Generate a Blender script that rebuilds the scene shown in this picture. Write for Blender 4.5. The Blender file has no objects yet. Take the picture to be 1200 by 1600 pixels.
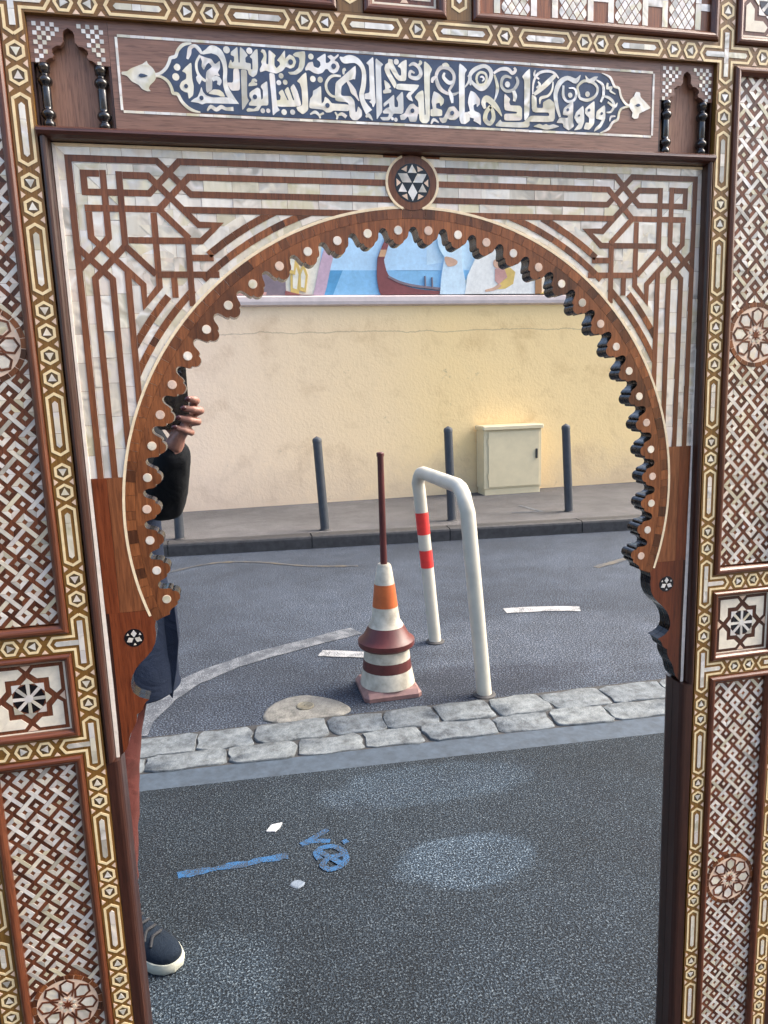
import bpy, bmesh, math, random
from mathutils import Vector, Matrix
random.seed(7)
R = math.radians
scene = bpy.context.scene
col = scene.collection

# ------------------------------------------------------------------ camera
F_PX = 1109.0
YAW, PITCH, ROLL = -0.216186, 0.177057, -0.0318886
CAM = Vector((-0.23263, -0.85, 1.5))
MIRROR_Y = 0.012


def mat3(a, b, c):
    ry = Matrix(((math.cos(a), 0, math.sin(a)), (0, 1, 0), (-math.sin(a), 0, math.cos(a))))
    rx = Matrix(((1, 0, 0), (0, math.cos(b), -math.sin(b)), (0, math.sin(b), math.cos(b))))
    rz = Matrix(((math.cos(c), -math.sin(c), 0), (math.sin(c), math.cos(c), 0), (0, 0, 1)))
    return rz @ rx @ ry


ROT = mat3(YAW, PITCH, ROLL)                 # (right, down, forward) world -> camera


def b3(v):
    return Vector((v[0], v[2], -v[1]))


cam_data = bpy.data.cameras.new('camera')
cam = bpy.data.objects.new('camera', cam_data)
col.objects.link(cam)
rt, dn, fw = (b3(ROT[i]) for i in range(3))
m = Matrix.Identity(4)
for i in range(3):
    m[i][0], m[i][1], m[i][2], m[i][3] = rt[i], -dn[i], -fw[i], CAM[i]
cam.matrix_world = m
cam_data.sensor_fit = 'VERTICAL'
cam_data.sensor_height = 24.0
cam_data.sensor_width = 18.0
cam_data.lens = F_PX / 1600.0 * 24.0
cam_data.clip_start = 0.01
cam_data.clip_end = 500.0
scene.camera = cam

# ------------------------------------------------------------------ light
SUN_EL, SUN_AZ = 44.0, 86.0                  # azimuth measured from -Y towards +X
world = bpy.data.worlds.new('World')
scene.world = world
world.use_nodes = True
wn = world.node_tree.nodes
sky = wn.new('ShaderNodeTexSky')
sky.sky_type = 'NISHITA'
sky.sun_disc = False
sky.sun_elevation = R(SUN_EL)
sky.sun_rotation = R(180.0 - SUN_AZ)
sky.air_density = 1.0
sky.dust_density = 5.0
sky.ozone_density = 1.0
wn['Background'].inputs['Strength'].default_value = 0.11
world.node_tree.links.new(sky.outputs[0], wn['Background'].inputs['Color'])
sd = bpy.data.lights.new('sun', 'SUN')
sd.energy = 1.5
sd.angle = R(40)
sd.color = (1.0, 0.90, 0.77)
sun = bpy.data.objects.new('sun', sd)
col.objects.link(sun)
sdir = Vector((math.sin(R(SUN_AZ)) * math.cos(R(SUN_EL)), -math.cos(R(SUN_AZ)) * math.cos(R(SUN_EL)), math.sin(R(SUN_EL))))
sun.rotation_euler = sdir.to_track_quat('Z', 'Y').to_euler()
sun.location = sdir * 30

scene.render.engine = 'CYCLES'
vs = scene.view_settings
vs.view_transform = 'Standard'
vs.look = 'None'
vs.gamma = 1.0
vs.exposure = 2.12
vs.use_curve_mapping = False

# ------------------------------------------------------------------ measuring helpers
S = 0.00085          # one design unit of the frame, in metres


def ray(u, v):
    q = ROT.transposed() @ Vector(((u - 600) / F_PX, (v - 800) / F_PX, 1.0))
    return q / q[2]


def D(u, v, Y=0.0):
    """photo point -> design coordinates (x right, y down) on the frame layer at depth Y"""
    r = ray(u, v)
    t = Y - CAM.y
    return ((CAM.x + r[0] * t) / S, (r[1] * t) / S)


def VZ(u, v, z=0.0):
    """photo point seen in the mirror -> real point on the horizontal plane z"""
    r = ray(u, v)
    t = (CAM.z - z) / r[1]
    return Vector((CAM.x + t * r[0], 2 * MIRROR_Y - CAM.y - t, z))


def VT(u, v, t):
    """photo point seen in the mirror -> real point at path length t along the mirror normal"""
    r = ray(u, v)
    return Vector((CAM.x + t * r[0], 2 * MIRROR_Y - CAM.y - t, CAM.z - t * r[1]))


def W3(x, y, Y):
    return Vector((x * S, Y, 1.5 - y * S))


# ------------------------------------------------------------------ materials
MATS = {}


def new_mat(name):
    ma = bpy.data.materials.new(name)
    ma.use_nodes = True
    nt = ma.node_tree
    return ma, nt, nt.nodes, nt.links, nt.nodes['Principled BSDF']


def rgba(c):
    return (c[0], c[1], c[2], 1.0)


def rnd_value(nt):
    """0..1 number that differs from piece to piece"""
    n, l = nt.nodes, nt.links
    oi = n.new('ShaderNodeObjectInfo')
    at = n.new('ShaderNodeAttribute')
    at.attribute_name = 'rnd'
    ad = n.new('ShaderNodeMath'); ad.operation = 'ADD'
    l.new(oi.outputs['Random'], ad.inputs[0]); l.new(at.outputs['Fac'], ad.inputs[1])
    fr = n.new('ShaderNodeMath'); fr.operation = 'FRACT'
    l.new(ad.outputs[0], fr.inputs[0])
    return fr.outputs[0]


def coords(nt, scale=(1, 1, 1), rot=(0, 0, 0), rnd=None):
    n, l = nt.nodes, nt.links
    tc = n.new('ShaderNodeTexCoord')
    mp = n.new('ShaderNodeMapping')
    mp.inputs['Scale'].default_value = scale
    mp.inputs['Rotation'].default_value = rot
    l.new(tc.outputs['Object'], mp.inputs['Vector'])
    if rnd is not None:
        cx = n.new('ShaderNodeCombineXYZ')
        mu = n.new('ShaderNodeMath'); mu.operation = 'MULTIPLY'; mu.inputs[1].default_value = 37.0
        l.new(rnd, mu.inputs[0])
        for i in range(3):
            l.new(mu.outputs[0], cx.inputs[i])
        l.new(cx.outputs[0], mp.inputs['Location'])
    return mp.outputs['Vector']


def ramp(nt, src, stops, interp='LINEAR'):
    n = nt.nodes.new('ShaderNodeValToRGB')
    n.color_ramp.interpolation = interp
    e = n.color_ramp.elements
    while len(e) < len(stops):
        e.new(0.5)
    for i, (p, c) in enumerate(stops):
        e[i].position = p
        e[i].color = rgba(c)
    nt.links.new(src, n.inputs[0])
    return n.outputs[0]


def noise(nt, vec, scale, detail=3.0, rough=0.55, dist=0.0):
    n = nt.nodes.new('ShaderNodeTexNoise')
    n.inputs['Scale'].default_value = scale
    n.inputs['Detail'].default_value = detail
    n.inputs['Roughness'].default_value = rough
    n.inputs['Distortion'].default_value = dist
    nt.links.new(vec, n.inputs['Vector'])
    return n.outputs['Fac']


def mix(nt, fac, a, b, mode='MIX'):
    n = nt.nodes.new('ShaderNodeMix')
    n.data_type = 'RGBA'
    n.blend_type = mode
    for sock, val in ((n.inputs[0], fac), (n.inputs[6], a), (n.inputs[7], b)):
        if hasattr(val, 'links') or hasattr(val, 'is_linked'):
            nt.links.new(val, sock)
        elif isinstance(val, (int, float)):
            sock.default_value = val
        else:
            sock.default_value = rgba(val)
    return n.outputs[2]


def math_n(nt, op, a, b=None, clamp=False):
    n = nt.nodes.new('ShaderNodeMath')
    n.operation = op
    n.use_clamp = clamp
    for i, v in enumerate((a, b)):
        if v is None:
            continue
        if isinstance(v, (int, float)):
            n.inputs[i].default_value = v
        else:
            nt.links.new(v, n.inputs[i])
    return n.outputs[0]


def bump(nt, height, strength, dist):
    n = nt.nodes.new('ShaderNodeBump')
    n.inputs['Strength'].default_value = strength
    n.inputs['Distance'].default_value = dist
    nt.links.new(height, n.inputs['Height'])
    return n.outputs['Normal']


def wood(name, dark, light, axis='Z', rough=0.34, coat=0.25, spread=0.55, fine=1.0):
    """oiled hardwood: long fibres, pores, tone that differs from piece to piece"""
    ma, nt, n, l, p = new_mat(name)
    rv = rnd_value(nt)
    st = {'Z': (1, 1, 0.055), 'X': (0.055, 1, 1), 'N': (1, 1, 1)}[axis] if axis != 'D' else (1, 1, 0.07)
    rot = (0, R(45), 0) if axis == 'D' else (0, 0, 0)
    v = coords(nt, st, rot, rv)
    g1 = noise(nt, v, 300 * fine, 5, 0.62, 0.5)
    g2 = noise(nt, v, 950 * fine, 2, 0.5)
    base = ramp(nt, g1, [(0.24, dark), (0.5, [(a + b) / 2 for a, b in zip(dark, light)]), (0.78, light)])
    pores = ramp(nt, g2, [(0.34, (0.55, 0.52, 0.5)), (0.46, (1, 1, 1))])
    base = mix(nt, 0.75, base, pores, 'MULTIPLY')
    tone = ramp(nt, rv, [(0.0, (1 - spread, 1 - spread * 1.05, 1 - spread * 1.1)), (0.5, (1.0, 0.96, 0.92)), (1.0, (1 + spread * 0.6, 1 + spread * 0.55, 1 + spread * 0.4))])
    base = mix(nt, 1.0, base, tone, 'MULTIPLY')
    l.new(base, p.inputs['Base Color'])
    rr = n.new('ShaderNodeMapRange')
    rr.inputs['To Min'].default_value = rough - 0.08
    rr.inputs['To Max'].default_value = rough + 0.16
    l.new(g1, rr.inputs['Value'])
    l.new(rr.outputs[0], p.inputs['Roughness'])
    p.inputs['Coat Weight'].default_value = coat
    p.inputs['Coat Roughness'].default_value = 0.22
    l.new(bump(nt, g2, 0.35, 0.0004), p.inputs['Normal'])
    MATS[name] = ma
    return ma


def pearl(name, gray=0.0, warm=0.0, single=False):
    """mother of pearl: silky cloudy bands, tint that differs from piece to piece"""
    ma, nt, n, l, p = new_mat(name)
    rv = rnd_value(nt)
    v = coords(nt, (1, 1, 1), (0.3, 0.6, 0.2), rv)
    vb = coords(nt, (1.0, 1.0, 0.22), (0.0, 0.9, 0.0), rv)
    a = noise(nt, v, 48, 1.0, 0.4, 1.2)
    b = noise(nt, vb, 190, 1.5, 0.5, 0.6)
    stops = [(0.0, (0.94, 0.92, 0.86)), (0.14, (0.90, 0.83, 0.66)), (0.28, (0.66, 0.66, 0.62)), (0.40, (0.96, 0.94, 0.89)),
             (0.54, (0.74, 0.69, 0.48)), (0.66, (0.46, 0.45, 0.41)), (0.78, (0.95, 0.90, 0.82)), (0.90, (0.78, 0.70, 0.62)), (1.0, (0.86, 0.85, 0.84))]
    r2 = math_n(nt, 'FRACT', math_n(nt, 'MULTIPLY', rv, 7.31))
    t1_ = ramp(nt, rv, stops)
    t2_ = ramp(nt, r2, stops)
    c = mix(nt, ramp(nt, a, [(0.40, (0, 0, 0)), (0.60, (1, 1, 1))]), t1_, t1_ if single else t2_)
    fin = ramp(nt, b, [(0.34, (0.84, 0.84, 0.83)), (0.62, (1, 1, 1))])
    c = mix(nt, 0.6, c, fin, 'MULTIPLY')
    if gray:
        c = mix(nt, gray, c, (0.42, 0.36, 0.33))
    if warm:
        c = mix(nt, warm, c, (0.72, 0.58, 0.36))
    l.new(c, p.inputs['Base Color'])
    p.inputs['Metallic'].default_value = 0.2
    p.inputs['Roughness'].default_value = 0.20
    p.inputs['IOR'].default_value = 1.56
    p.inputs['Coat Weight'].default_value = 0.35
    p.inputs['Coat Roughness'].default_value = 0.12
    l.new(bump(nt, a, 0.5, 0.002), p.inputs['Normal'])
    MATS[name] = ma
    return ma


def plain(name, c, rough=0.5, var=0.15, scale=60, bstr=0.1, bdist=0.0005, metal=0.0, coat=0.0, spec=0.5):
    ma, nt, n, l, p = new_mat(name)
    rv = rnd_value(nt)
    v = coords(nt, (1, 1, 1), (0, 0, 0), rv)
    a = noise(nt, v, scale, 4, 0.6)
    lo = [x * (1 - var) for x in c]
    hi = [min(1, x * (1 + var)) for x in c]
    l.new(ramp(nt, a, [(0.3, lo), (0.7, hi)]), p.inputs['Base Color'])
    p.inputs['Roughness'].default_value = rough
    p.inputs['Metallic'].default_value = metal
    p.inputs['Coat Weight'].default_value = coat
    p.inputs['Specular IOR Level'].default_value = spec
    if bstr:
        l.new(bump(nt, a, bstr, bdist), p.inputs['Normal'])
    MATS[name] = ma
    return ma


wood('walnut', (0.090, 0.030, 0.012), (0.275, 0.098, 0.036), 'Z')
wood('walnut_x', (0.090, 0.030, 0.012), (0.275, 0.098, 0.036), 'X')
wood('strap', (0.095, 0.031, 0.013), (0.260, 0.093, 0.036), 'Z', spread=0.3)
wood('block', (0.080, 0.023, 0.008), (0.290, 0.102, 0.032), 'D', spread=0.65)
wood('amber', (0.125, 0.060, 0.010), (0.260, 0.135, 0.028), 'Z', rough=0.38, spread=0.1)
wood('amber_x', (0.125, 0.060, 0.010), (0.260, 0.135, 0.028), 'X', rough=0.38, spread=0.1)
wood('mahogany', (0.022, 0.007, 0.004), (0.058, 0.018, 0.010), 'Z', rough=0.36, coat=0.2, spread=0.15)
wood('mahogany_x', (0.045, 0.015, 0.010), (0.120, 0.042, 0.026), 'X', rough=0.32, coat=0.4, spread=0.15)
wood('redwood', (0.090, 0.019, 0.006), (0.225, 0.055, 0.016), 'Z', rough=0.3, coat=0.4, spread=0.25)
wood('moulding_wood', (0.065, 0.018, 0.008), (0.160, 0.050, 0.020), 'Z', rough=0.32, coat=0.3, spread=0.2)
wood('moulding_wood_x', (0.065, 0.018, 0.008), (0.160, 0.050, 0.020), 'X', rough=0.32, coat=0.3, spread=0.2)
wood('greywood_x', (0.130, 0.066, 0.048), (0.280, 0.155, 0.112), 'X', rough=0.42, coat=0.4, spread=0.12)
wood('niche_wood', (0.200, 0.095, 0.060), (0.390, 0.215, 0.140), 'Z', rough=0.45, coat=0.2, spread=0.1)
wood('olive', (0.070, 0.042, 0.012), (0.130, 0.080, 0.028), 'Z', rough=0.4, spread=0.25)
wood('darkinlay', (0.065, 0.019, 0.009), (0.190, 0.062, 0.026), 'D', rough=0.36, spread=0.55)
pearl('pearl', warm=0.09)
pearl('pearl_lattice', warm=0.07, single=True)
pearl('pearl_line')
plain('bone', (0.80, 0.65, 0.38), 0.42, 0.14, 90)
plain('bone_pale', (0.80, 0.74, 0.60), 0.42, 0.12, 90)
plain('bone_pink', (0.74, 0.56, 0.42), 0.42, 0.12, 90)
plain('disc_pink', (0.66, 0.50, 0.40), 0.3, 0.2, 120, coat=0.3)
plain('white_string', (0.84, 0.78, 0.70), 0.5, 0.12, 120)
plain('cream_string', (0.82, 0.68, 0.46), 0.45, 0.12, 120)
plain('navy', (0.040, 0.062, 0.115), 0.32, 0.3, 70, 0.05, 0.0002, coat=0.2)
plain('ebony', (0.010, 0.009, 0.010), 0.20, 0.3, 60, 0.03, 0.0002, coat=0.5)
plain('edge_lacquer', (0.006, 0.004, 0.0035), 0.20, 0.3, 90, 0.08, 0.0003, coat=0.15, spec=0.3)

ma, nt, n, l, p = new_mat('mirror')
p.inputs['Base Color'].default_value = (0.93, 0.945, 0.95, 1)
p.inputs['Metallic'].default_value = 1.0
p.inputs['Roughness'].default_value = 0.0
MATS['mirror'] = ma

# ------------------------------------------------------------------ object helpers
WORLD_LOC = {}


def link(name, me, loc, parent=None, kind=None, mats=()):
    o = bpy.data.objects.new(name, me)
    col.objects.link(o)
    for k in mats:
        me.materials.append(MATS[k])
    WORLD_LOC[o] = Vector(loc)
    if parent is not None:
        o.parent = parent
        o.location = Vector(loc) - WORLD_LOC[parent]
    else:
        o.location = loc
    if kind:
        o['kind'] = kind
    return o


def empty(name, loc, label=None, cat=None, group=None):
    o = link(name, None, loc)
    o.empty_display_size = 0.1
    tag(o, label, cat, group)
    return o


def tag(o, label=None, cat=None, group=None):
    if label:
        o['label'] = label
    if cat:
        o['category'] = cat
    if group:
        o['group'] = group
    return o


def area2(p):
    return sum(p[i][0] * p[(i + 1) % len(p)][1] - p[(i + 1) % len(p)][0] * p[i][1] for i in range(len(p)))


class MB:
    """collects geometry in world metres, built as one mesh object"""

    def __init__(self):
        self.v, self.f, self.mi, self.r = [], [], [], []

    def add(self, verts, faces, mi=0, rnd=0.0):
        b = len(self.v)
        self.v += [Vector(x) for x in verts]
        for k, f in enumerate(faces):
            self.f.append([b + i for i in f])
            self.mi.append(mi[k] if isinstance(mi, (list, tuple)) else mi)
            self.r.append(rnd)

    def poly(self, pts, yf, yb, mi=0, rnd=0.0, side=None, tilt=None):
        """flat piece in frame design units, front at depth yf, back at yb"""
        if abs(area2(pts)) < 1e-6:
            return
        if area2(pts) > 0:               # y points down: keep the front facing the viewer
            pts = pts[::-1]
        k = len(pts)
        cx = sum(q[0] for q in pts) / k
        cy = sum(q[1] for q in pts) / k
        fr = []
        for q in pts:
            d = 0.0
            if tilt:
                d = max(-0.0004, min(0.0004, ((q[0] - cx) * tilt[0] + (q[1] - cy) * tilt[1]) * S))
            fr.append(W3(q[0], q[1], yf + d))
        bk = [W3(q[0], q[1], yb) for q in pts]
        faces = [list(range(k))] + [[i, k + i, k + (i + 1) % k, (i + 1) % k] for i in range(k)]
        mis = [mi] + [mi if side is None else side] * k
        self.add(fr + bk, faces, mis, rnd)

    def build(self, name, mats, parent=None, kind=None, smooth=False, origin=None):
        if not self.v:
            return None
        if origin is None:
            lo = Vector([min(v[i] for v in self.v) for i in range(3)])
            hi = Vector([max(v[i] for v in self.v) for i in range(3)])
            origin = (lo + hi) / 2
        me = bpy.data.meshes.new(name)
        me.from_pydata([v - origin for v in self.v], [], self.f)
        if isinstance(mats, str):
            mats = [mats]
        for i, k in enumerate(self.mi):
            if k:
                me.polygons[i].material_index = k
        if any(self.r):
            at = me.attributes.new('rnd', 'FLOAT', 'FACE')
            at.data.foreach_set('value', self.r)
        if smooth:
            me.polygons.foreach_set('use_smooth', [True] * len(me.polygons))
        me.update()
        return link(name, me, origin, parent, kind, mats)


def piece(name, pts, yf, yb, mat, parent, tilt=0.0, side=None):
    mb = MB()
    t = (random.uniform(-tilt, tilt), random.uniform(-tilt, tilt)) if tilt else None
    mb.poly(pts, yf, yb, 0, 0.0, None if side is None else 1, t)
    return mb.build(name, [mat] if side is None else [mat, side], parent)


def box_mb(mb, x0, y0, x1, y1, yf, yb, mi=0):
    mb.poly([(x0, y0), (x1, y0), (x1, y1), (x0, y1)], yf, yb, mi)
    mb.add([W3(x0, y0, yb), W3(x1, y0, yb), W3(x1, y1, yb), W3(x0, y1, yb)], [[0, 1, 2, 3]], mi)


def board(name, x0, y0, x1, y1, yf, yb, mat, parent):
    mb = MB()
    box_mb(mb, min(x0, x1), min(y0, y1), max(x0, x1), max(y0, y1), yf, yb)
    return mb.build(name, mat, parent)


def moulding(name, a, b, w, yf, yb, mat, parent, out=1, mitre=(0, 0), prof=None):
    """bar from a to b (design units); w is its width to the left of a->b when out=1"""
    ax, ay = a
    bx, by = b
    dx, dy = bx - ax, by - ay
    ln = math.hypot(dx, dy)
    dx, dy = dx / ln, dy / ln
    nx, ny = (dy * out, -dx * out)
    if prof is None:
        prof = [(0, yb), (0, yf * 0.35 + yb * 0.65 if yb > yf else yf), (0.10, yf + 0.002), (0.30, yf + 0.0003), (0.5, yf), (0.70, yf + 0.0006), (0.90, yf + 0.0028), (1.0, yf + 0.0045), (1.0, yb)]
    vs_, k = [], len(prof)
    for t, (ox, oy), s in ((0, a, 1), (1, b, -1)):
        for q, d in prof:
            e = mitre[t] * q * w * s
            vs_.append(W3(ox + nx * q * w + dx * e, oy + ny * q * w + dy * e, d))
    fs = [[i, i + 1, k + i + 1, k + i] for i in range(k - 1)] + [list(range(k)), list(range(k, 2 * k))]
    me_ = MB()
    me_.add(vs_, fs)
    o = me_.build(name, mat, parent)
    bm = bmesh.new(); bm.from_mesh(o.data)
    bmesh.ops.recalc_face_normals(bm, faces=bm.faces)
    bm.to_mesh(o.data); bm.free()
    return o


def frame_mould(x0, y0, x1, y1, w, yf, yb, parent, mv='moulding_wood', mh='moulding_wood_x'):
    """mitred moulding just inside the rectangle"""
    moulding('moulding', (x0, y0), (x1, y0), w, yf, yb, mh, parent, -1, (1, 1))
    moulding('moulding', (x1, y0), (x1, y1), w, yf, yb, mv, parent, -1, (1, 1))
    moulding('moulding', (x1, y1), (x0, y1), w, yf, yb, mh, parent, -1, (1, 1))
    moulding('moulding', (x0, y1), (x0, y0), w, yf, yb, mv, parent, -1, (1, 1))


def offset_line(pts, half, closed=False):
    """left and right offset points with mitres"""
    k = len(pts)
    L_, R_ = [], []
    for i in range(k):
        w = half[i] if isinstance(half, (list, tuple)) else half
        a = pts[(i - 1) % k] if (closed or i > 0) else None
        c = pts[(i + 1) % k] if (closed or i < k - 1) else None
        b = pts[i]
        ds = []
        for s, e in ((a, b), (b, c)):
            if s is not None and e is not None:
                d = (e[0] - s[0], e[1] - s[1])
                ln = math.hypot(*d) or 1e-9
                ds.append((d[0] / ln, d[1] / ln))
        ns = [(-d[1], d[0]) for d in ds]
        nx = sum(q[0] for q in ns)
        ny = sum(q[1] for q in ns)
        ln = math.hypot(nx, ny) or 1e-9
        nx, ny = nx / ln, ny / ln
        c_ = max(0.45, nx * ns[0][0] + ny * ns[0][1])
        L_.append((b[0] + nx * w / c_, b[1] + ny * w / c_))
        R_.append((b[0] - nx * w / c_, b[1] - ny * w / c_))
    return L_, R_


def ring_quads(pts, width, closed=False):
    L_, R_ = offset_line(pts, width / 2, closed)
    k = len(pts)
    return [[L_[i], L_[(i + 1) % k], R_[(i + 1) % k], R_[i]] for i in range(k if closed else k - 1)]


def strap_piece(name, pts, width, yf, yb, mat, parent):
    """one continuous band following a line"""
    L_, R_ = offset_line(pts, width / 2)
    k = len(pts)
    mb = MB()
    vs_ = [W3(*q, yf) for q in L_] + [W3(*q, yf) for q in R_] + [W3(*q, yb) for q in L_] + [W3(*q, yb) for q in R_]
    fs = []
    for i in range(k - 1):
        fs.append([i, i + 1, k + i + 1, k + i])
        fs.append([i, 2 * k + i, 2 * k + i + 1, i + 1])
        fs.append([k + i, k + i + 1, 3 * k + i + 1, 3 * k + i])
    fs.append([0, k, 3 * k, 2 * k])
    fs.append([k - 1, 3 * k - 1, 4 * k - 1, 2 * k - 1])
    mb.add(vs_, fs)
    o = mb.build(name, mat, parent)
    bm = bmesh.new(); bm.from_mesh(o.data)
    bmesh.ops.recalc_face_normals(bm, faces=bm.faces)
    if sum(f.normal.y * f.calc_area() for f in bm.faces if abs(f.normal.y) > 0.9) > 0:
        bmesh.ops.reverse_faces(bm, faces=bm.faces)
    bm.to_mesh(o.data); bm.free()
    return o


def clip(poly, nx, ny, c):
    """keep the part with nx*x + ny*y >= c"""
    out = []
    k = len(poly)
    for i in range(k):
        a, b = poly[i], poly[(i + 1) % k]
        da = nx * a[0] + ny * a[1] - c
        db = nx * b[0] + ny * b[1] - c
        if da >= 0:
            out.append(a)
        if (da >= 0) != (db >= 0):
            t = da / (da - db)
            out.append((a[0] + (b[0] - a[0]) * t, a[1] + (b[1] - a[1]) * t))
    return out


def clip_rect(poly, x0, y0, x1, y1):
    for a in ((1, 0, x0), (-1, 0, -x1), (0, 1, y0), (0, -1, -y1)):
        poly = clip(poly, *a)
        if len(poly) < 3:
            return []
    return poly


def circle(cx, cy, r, k=20, a0=0.0):
    return [(cx + r * math.sin(a0 + 2 * math.pi * i / k), cy - r * math.cos(a0 + 2 * math.pi * i / k)) for i in range(k)]


def smooth_poly(pts, sub=3):
    """closed Catmull-Rom through the points"""
    k = len(pts)
    out = []
    for i in range(k):
        p0, p1, p2, p3 = (pts[(i + j - 1) % k] for j in range(4))
        for s in range(sub):
            t = s / sub
            out.append(tuple(0.5 * (2 * p1[c] + (p2[c] - p0[c]) * t + (2 * p0[c] - 5 * p1[c] + 4 * p2[c] - p3[c]) * t * t + (3 * p1[c] - p0[c] - 3 * p2[c] + p3[c]) * t ** 3) for c in range(len(p1))))
    return out


def smooth_line(pts, sub=4):
    k = len(pts)
    out = []
    for i in range(k - 1):
        p0, p1, p2, p3 = pts[max(0, i - 1)], pts[i], pts[i + 1], pts[min(k - 1, i + 2)]
        for s in range(sub):
            t = s / sub
            out.append(tuple(0.5 * (2 * p1[c] + (p2[c] - p0[c]) * t + (2 * p0[c] - 5 * p1[c] + 4 * p2[c] - p3[c]) * t * t + (3 * p1[c] - p0[c] - 3 * p2[c] + p3[c]) * t ** 3) for c in range(len(p1))))
    out.append(tuple(pts[-1]))
    return out


def recalc(o):
    bm = bmesh.new(); bm.from_mesh(o.data)
    bmesh.ops.recalc_face_normals(bm, faces=bm.faces)
    bm.to_mesh(o.data); bm.free()
# ================================================================== THE STREET THE MIRROR SHOWS
def asphalt(name, base, speck, scale, patch, bstr=0.6, bd=0.004, tintb=(1, 1, 1)):
    ma, nt, n, l, p = new_mat(name)
    v = coords(nt)
    gr = noise(nt, v, scale, 2.0, 0.6)
    vo = n.new('ShaderNodeTexVoronoi')
    vo.inputs['Scale'].default_value = scale * 0.55
    l.new(v, vo.inputs['Vector'])
    sep = n.new('ShaderNodeSeparateColor')
    l.new(vo.outputs['Color'], sep.inputs[0])
    c1 = ramp(nt, gr, [(0.36, [x * 0.25 for x in base]), (0.50, base), (0.58, [x * 2.2 for x in base]), (0.70, speck)])
    gl = math_n(nt, 'MULTIPLY', math_n(nt, 'GREATER_THAN', sep.outputs[0], 0.90), math_n(nt, 'LESS_THAN', vo.outputs['Distance'], 0.42))
    c1 = mix(nt, math_n(nt, 'MULTIPLY', gl, 0.22), c1, speck)
    big = noise(nt, v, 0.55, 5, 0.6, 0.5)
    pt = ramp(nt, big, [(0.36, [x * (1 - patch) for x in tintb]), (0.52, tintb), (0.66, [x * (1 + patch) for x in tintb])])
    mid = noise(nt, v, 4.5, 5, 0.65)
    pm = ramp(nt, mid, [(0.3, (0.8, 0.8, 0.8)), (0.7, (1.18, 1.18, 1.18))])
    c1 = mix(nt, 1.0, c1, pt, 'MULTIPLY')
    c1 = mix(nt, 1.0, c1, pm, 'MULTIPLY')
    l.new(c1, p.inputs['Base Color'])
    p.inputs['Roughness'].default_value = 0.8
    p.inputs['Specular IOR Level'].default_value = 0.25
    l.new(bump(nt, gr, bstr, bd), p.inputs['Normal'])
    MATS[name] = ma
    return ma, nt, n, l, p, c1


def round_patch(nt, base, centre, rad, soft, gain, noise_scale=6.0):
    """worn, paler patch of the surfacing with an irregular rim"""
    n, l = nt.nodes, nt.links
    tc = n.new('ShaderNodeTexCoord')
    mp = n.new('ShaderNodeMapping')
    mp.vector_type = 'POINT'
    mp.inputs['Location'].default_value = (-centre[0] / rad[0], -centre[1] / rad[1], 0)
    mp.inputs['Scale'].default_value = (1 / rad[0], 1 / rad[1], 0)
    l.new(tc.outputs['Object'], mp.inputs['Vector'])
    ln = n.new('ShaderNodeVectorMath'); ln.operation = 'LENGTH'
    l.new(mp.outputs[0], ln.inputs[0])
    nz = noise(nt, tc.outputs['Object'], noise_scale, 5, 0.6)
    s = math_n(nt, 'ADD', ln.outputs['Value'], math_n(nt, 'MULTIPLY', math_n(nt, 'SUBTRACT', nz, 0.5), 0.8))
    f = ramp(nt, s, [(max(0, 1 - soft) * 0.5, (1, 1, 1)), (0.5, (0, 0, 0))])
    hv = n.new('ShaderNodeMath'); hv.operation = 'MULTIPLY'; hv.inputs[1].default_value = 0.5
    l.new(s, hv.inputs[0])
    l.new(hv.outputs[0], f.node.inputs[0])
    sep = n.new('ShaderNodeSeparateColor'); l.new(f, sep.inputs[0])
    bright = mix(nt, 1.0, base, gain, 'MULTIPLY')
    return mix(nt, sep.outputs[0], base, bright)


ma, nt, n, l, p, c = asphalt('asphalt_road', (0.029, 0.037, 0.052), (0.19, 0.21, 0.24), 125, 0.3, 0.8, 0.006)
c = round_patch(nt, c, (1.55, -2.75), (0.95, 0.55), 0.25, (1.55, 1.5, 1.45), 3.0)
c = round_patch(nt, c, (0.9, -2.35), (0.75, 0.28), 0.4, (0.55, 0.55, 0.58), 4.0)
l.new(c, p.inputs['Base Color'])
ma, nt, n, l, p, c = asphalt('asphalt_footway', (0.009, 0.014, 0.020), (0.105, 0.128, 0.145), 185, 0.25, 0.9, 0.006)
pa = VZ(730, 1345)
pb = VZ(680, 1225)
pc = VZ(330, 1560)
c = round_patch(nt, c, (pa.x, pa.y), (0.25, 0.135), 0.2, (1.95, 1.98, 2.0), 5)
c = round_patch(nt, c, (pb.x, pb.y), (0.45, 0.15), 0.22, (1.6, 1.62, 1.64), 4)
c = round_patch(nt, c, (pc.x, pc.y), (0.20, 0.26), 0.3, (1.6, 1.6, 1.58), 5)
l.new(c, p.inputs['Base Color'])
asphalt('asphalt_pavement', (0.088, 0.084, 0.084), (0.20, 0.19, 0.19), 200, 0.16, 0.4, 0.003)
plain('joint_bed', (0.035, 0.034, 0.034), 0.85, 0.4, 40, 0.6, 0.006)
plain('smooth_strip', (0.040, 0.056, 0.076), 0.7, 0.3, 25, 0.4, 0.003)
plain('kerb_stone', (0.038, 0.036, 0.037), 0.65, 0.35, 18, 0.5, 0.004)
plain('road_paint', (0.40, 0.40, 0.40), 0.65, 0.3, 60, 0.5, 0.003)
plain('grey_paint', (0.050, 0.056, 0.066), 0.42, 0.15, 20, 0.05, 0.001)


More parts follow.
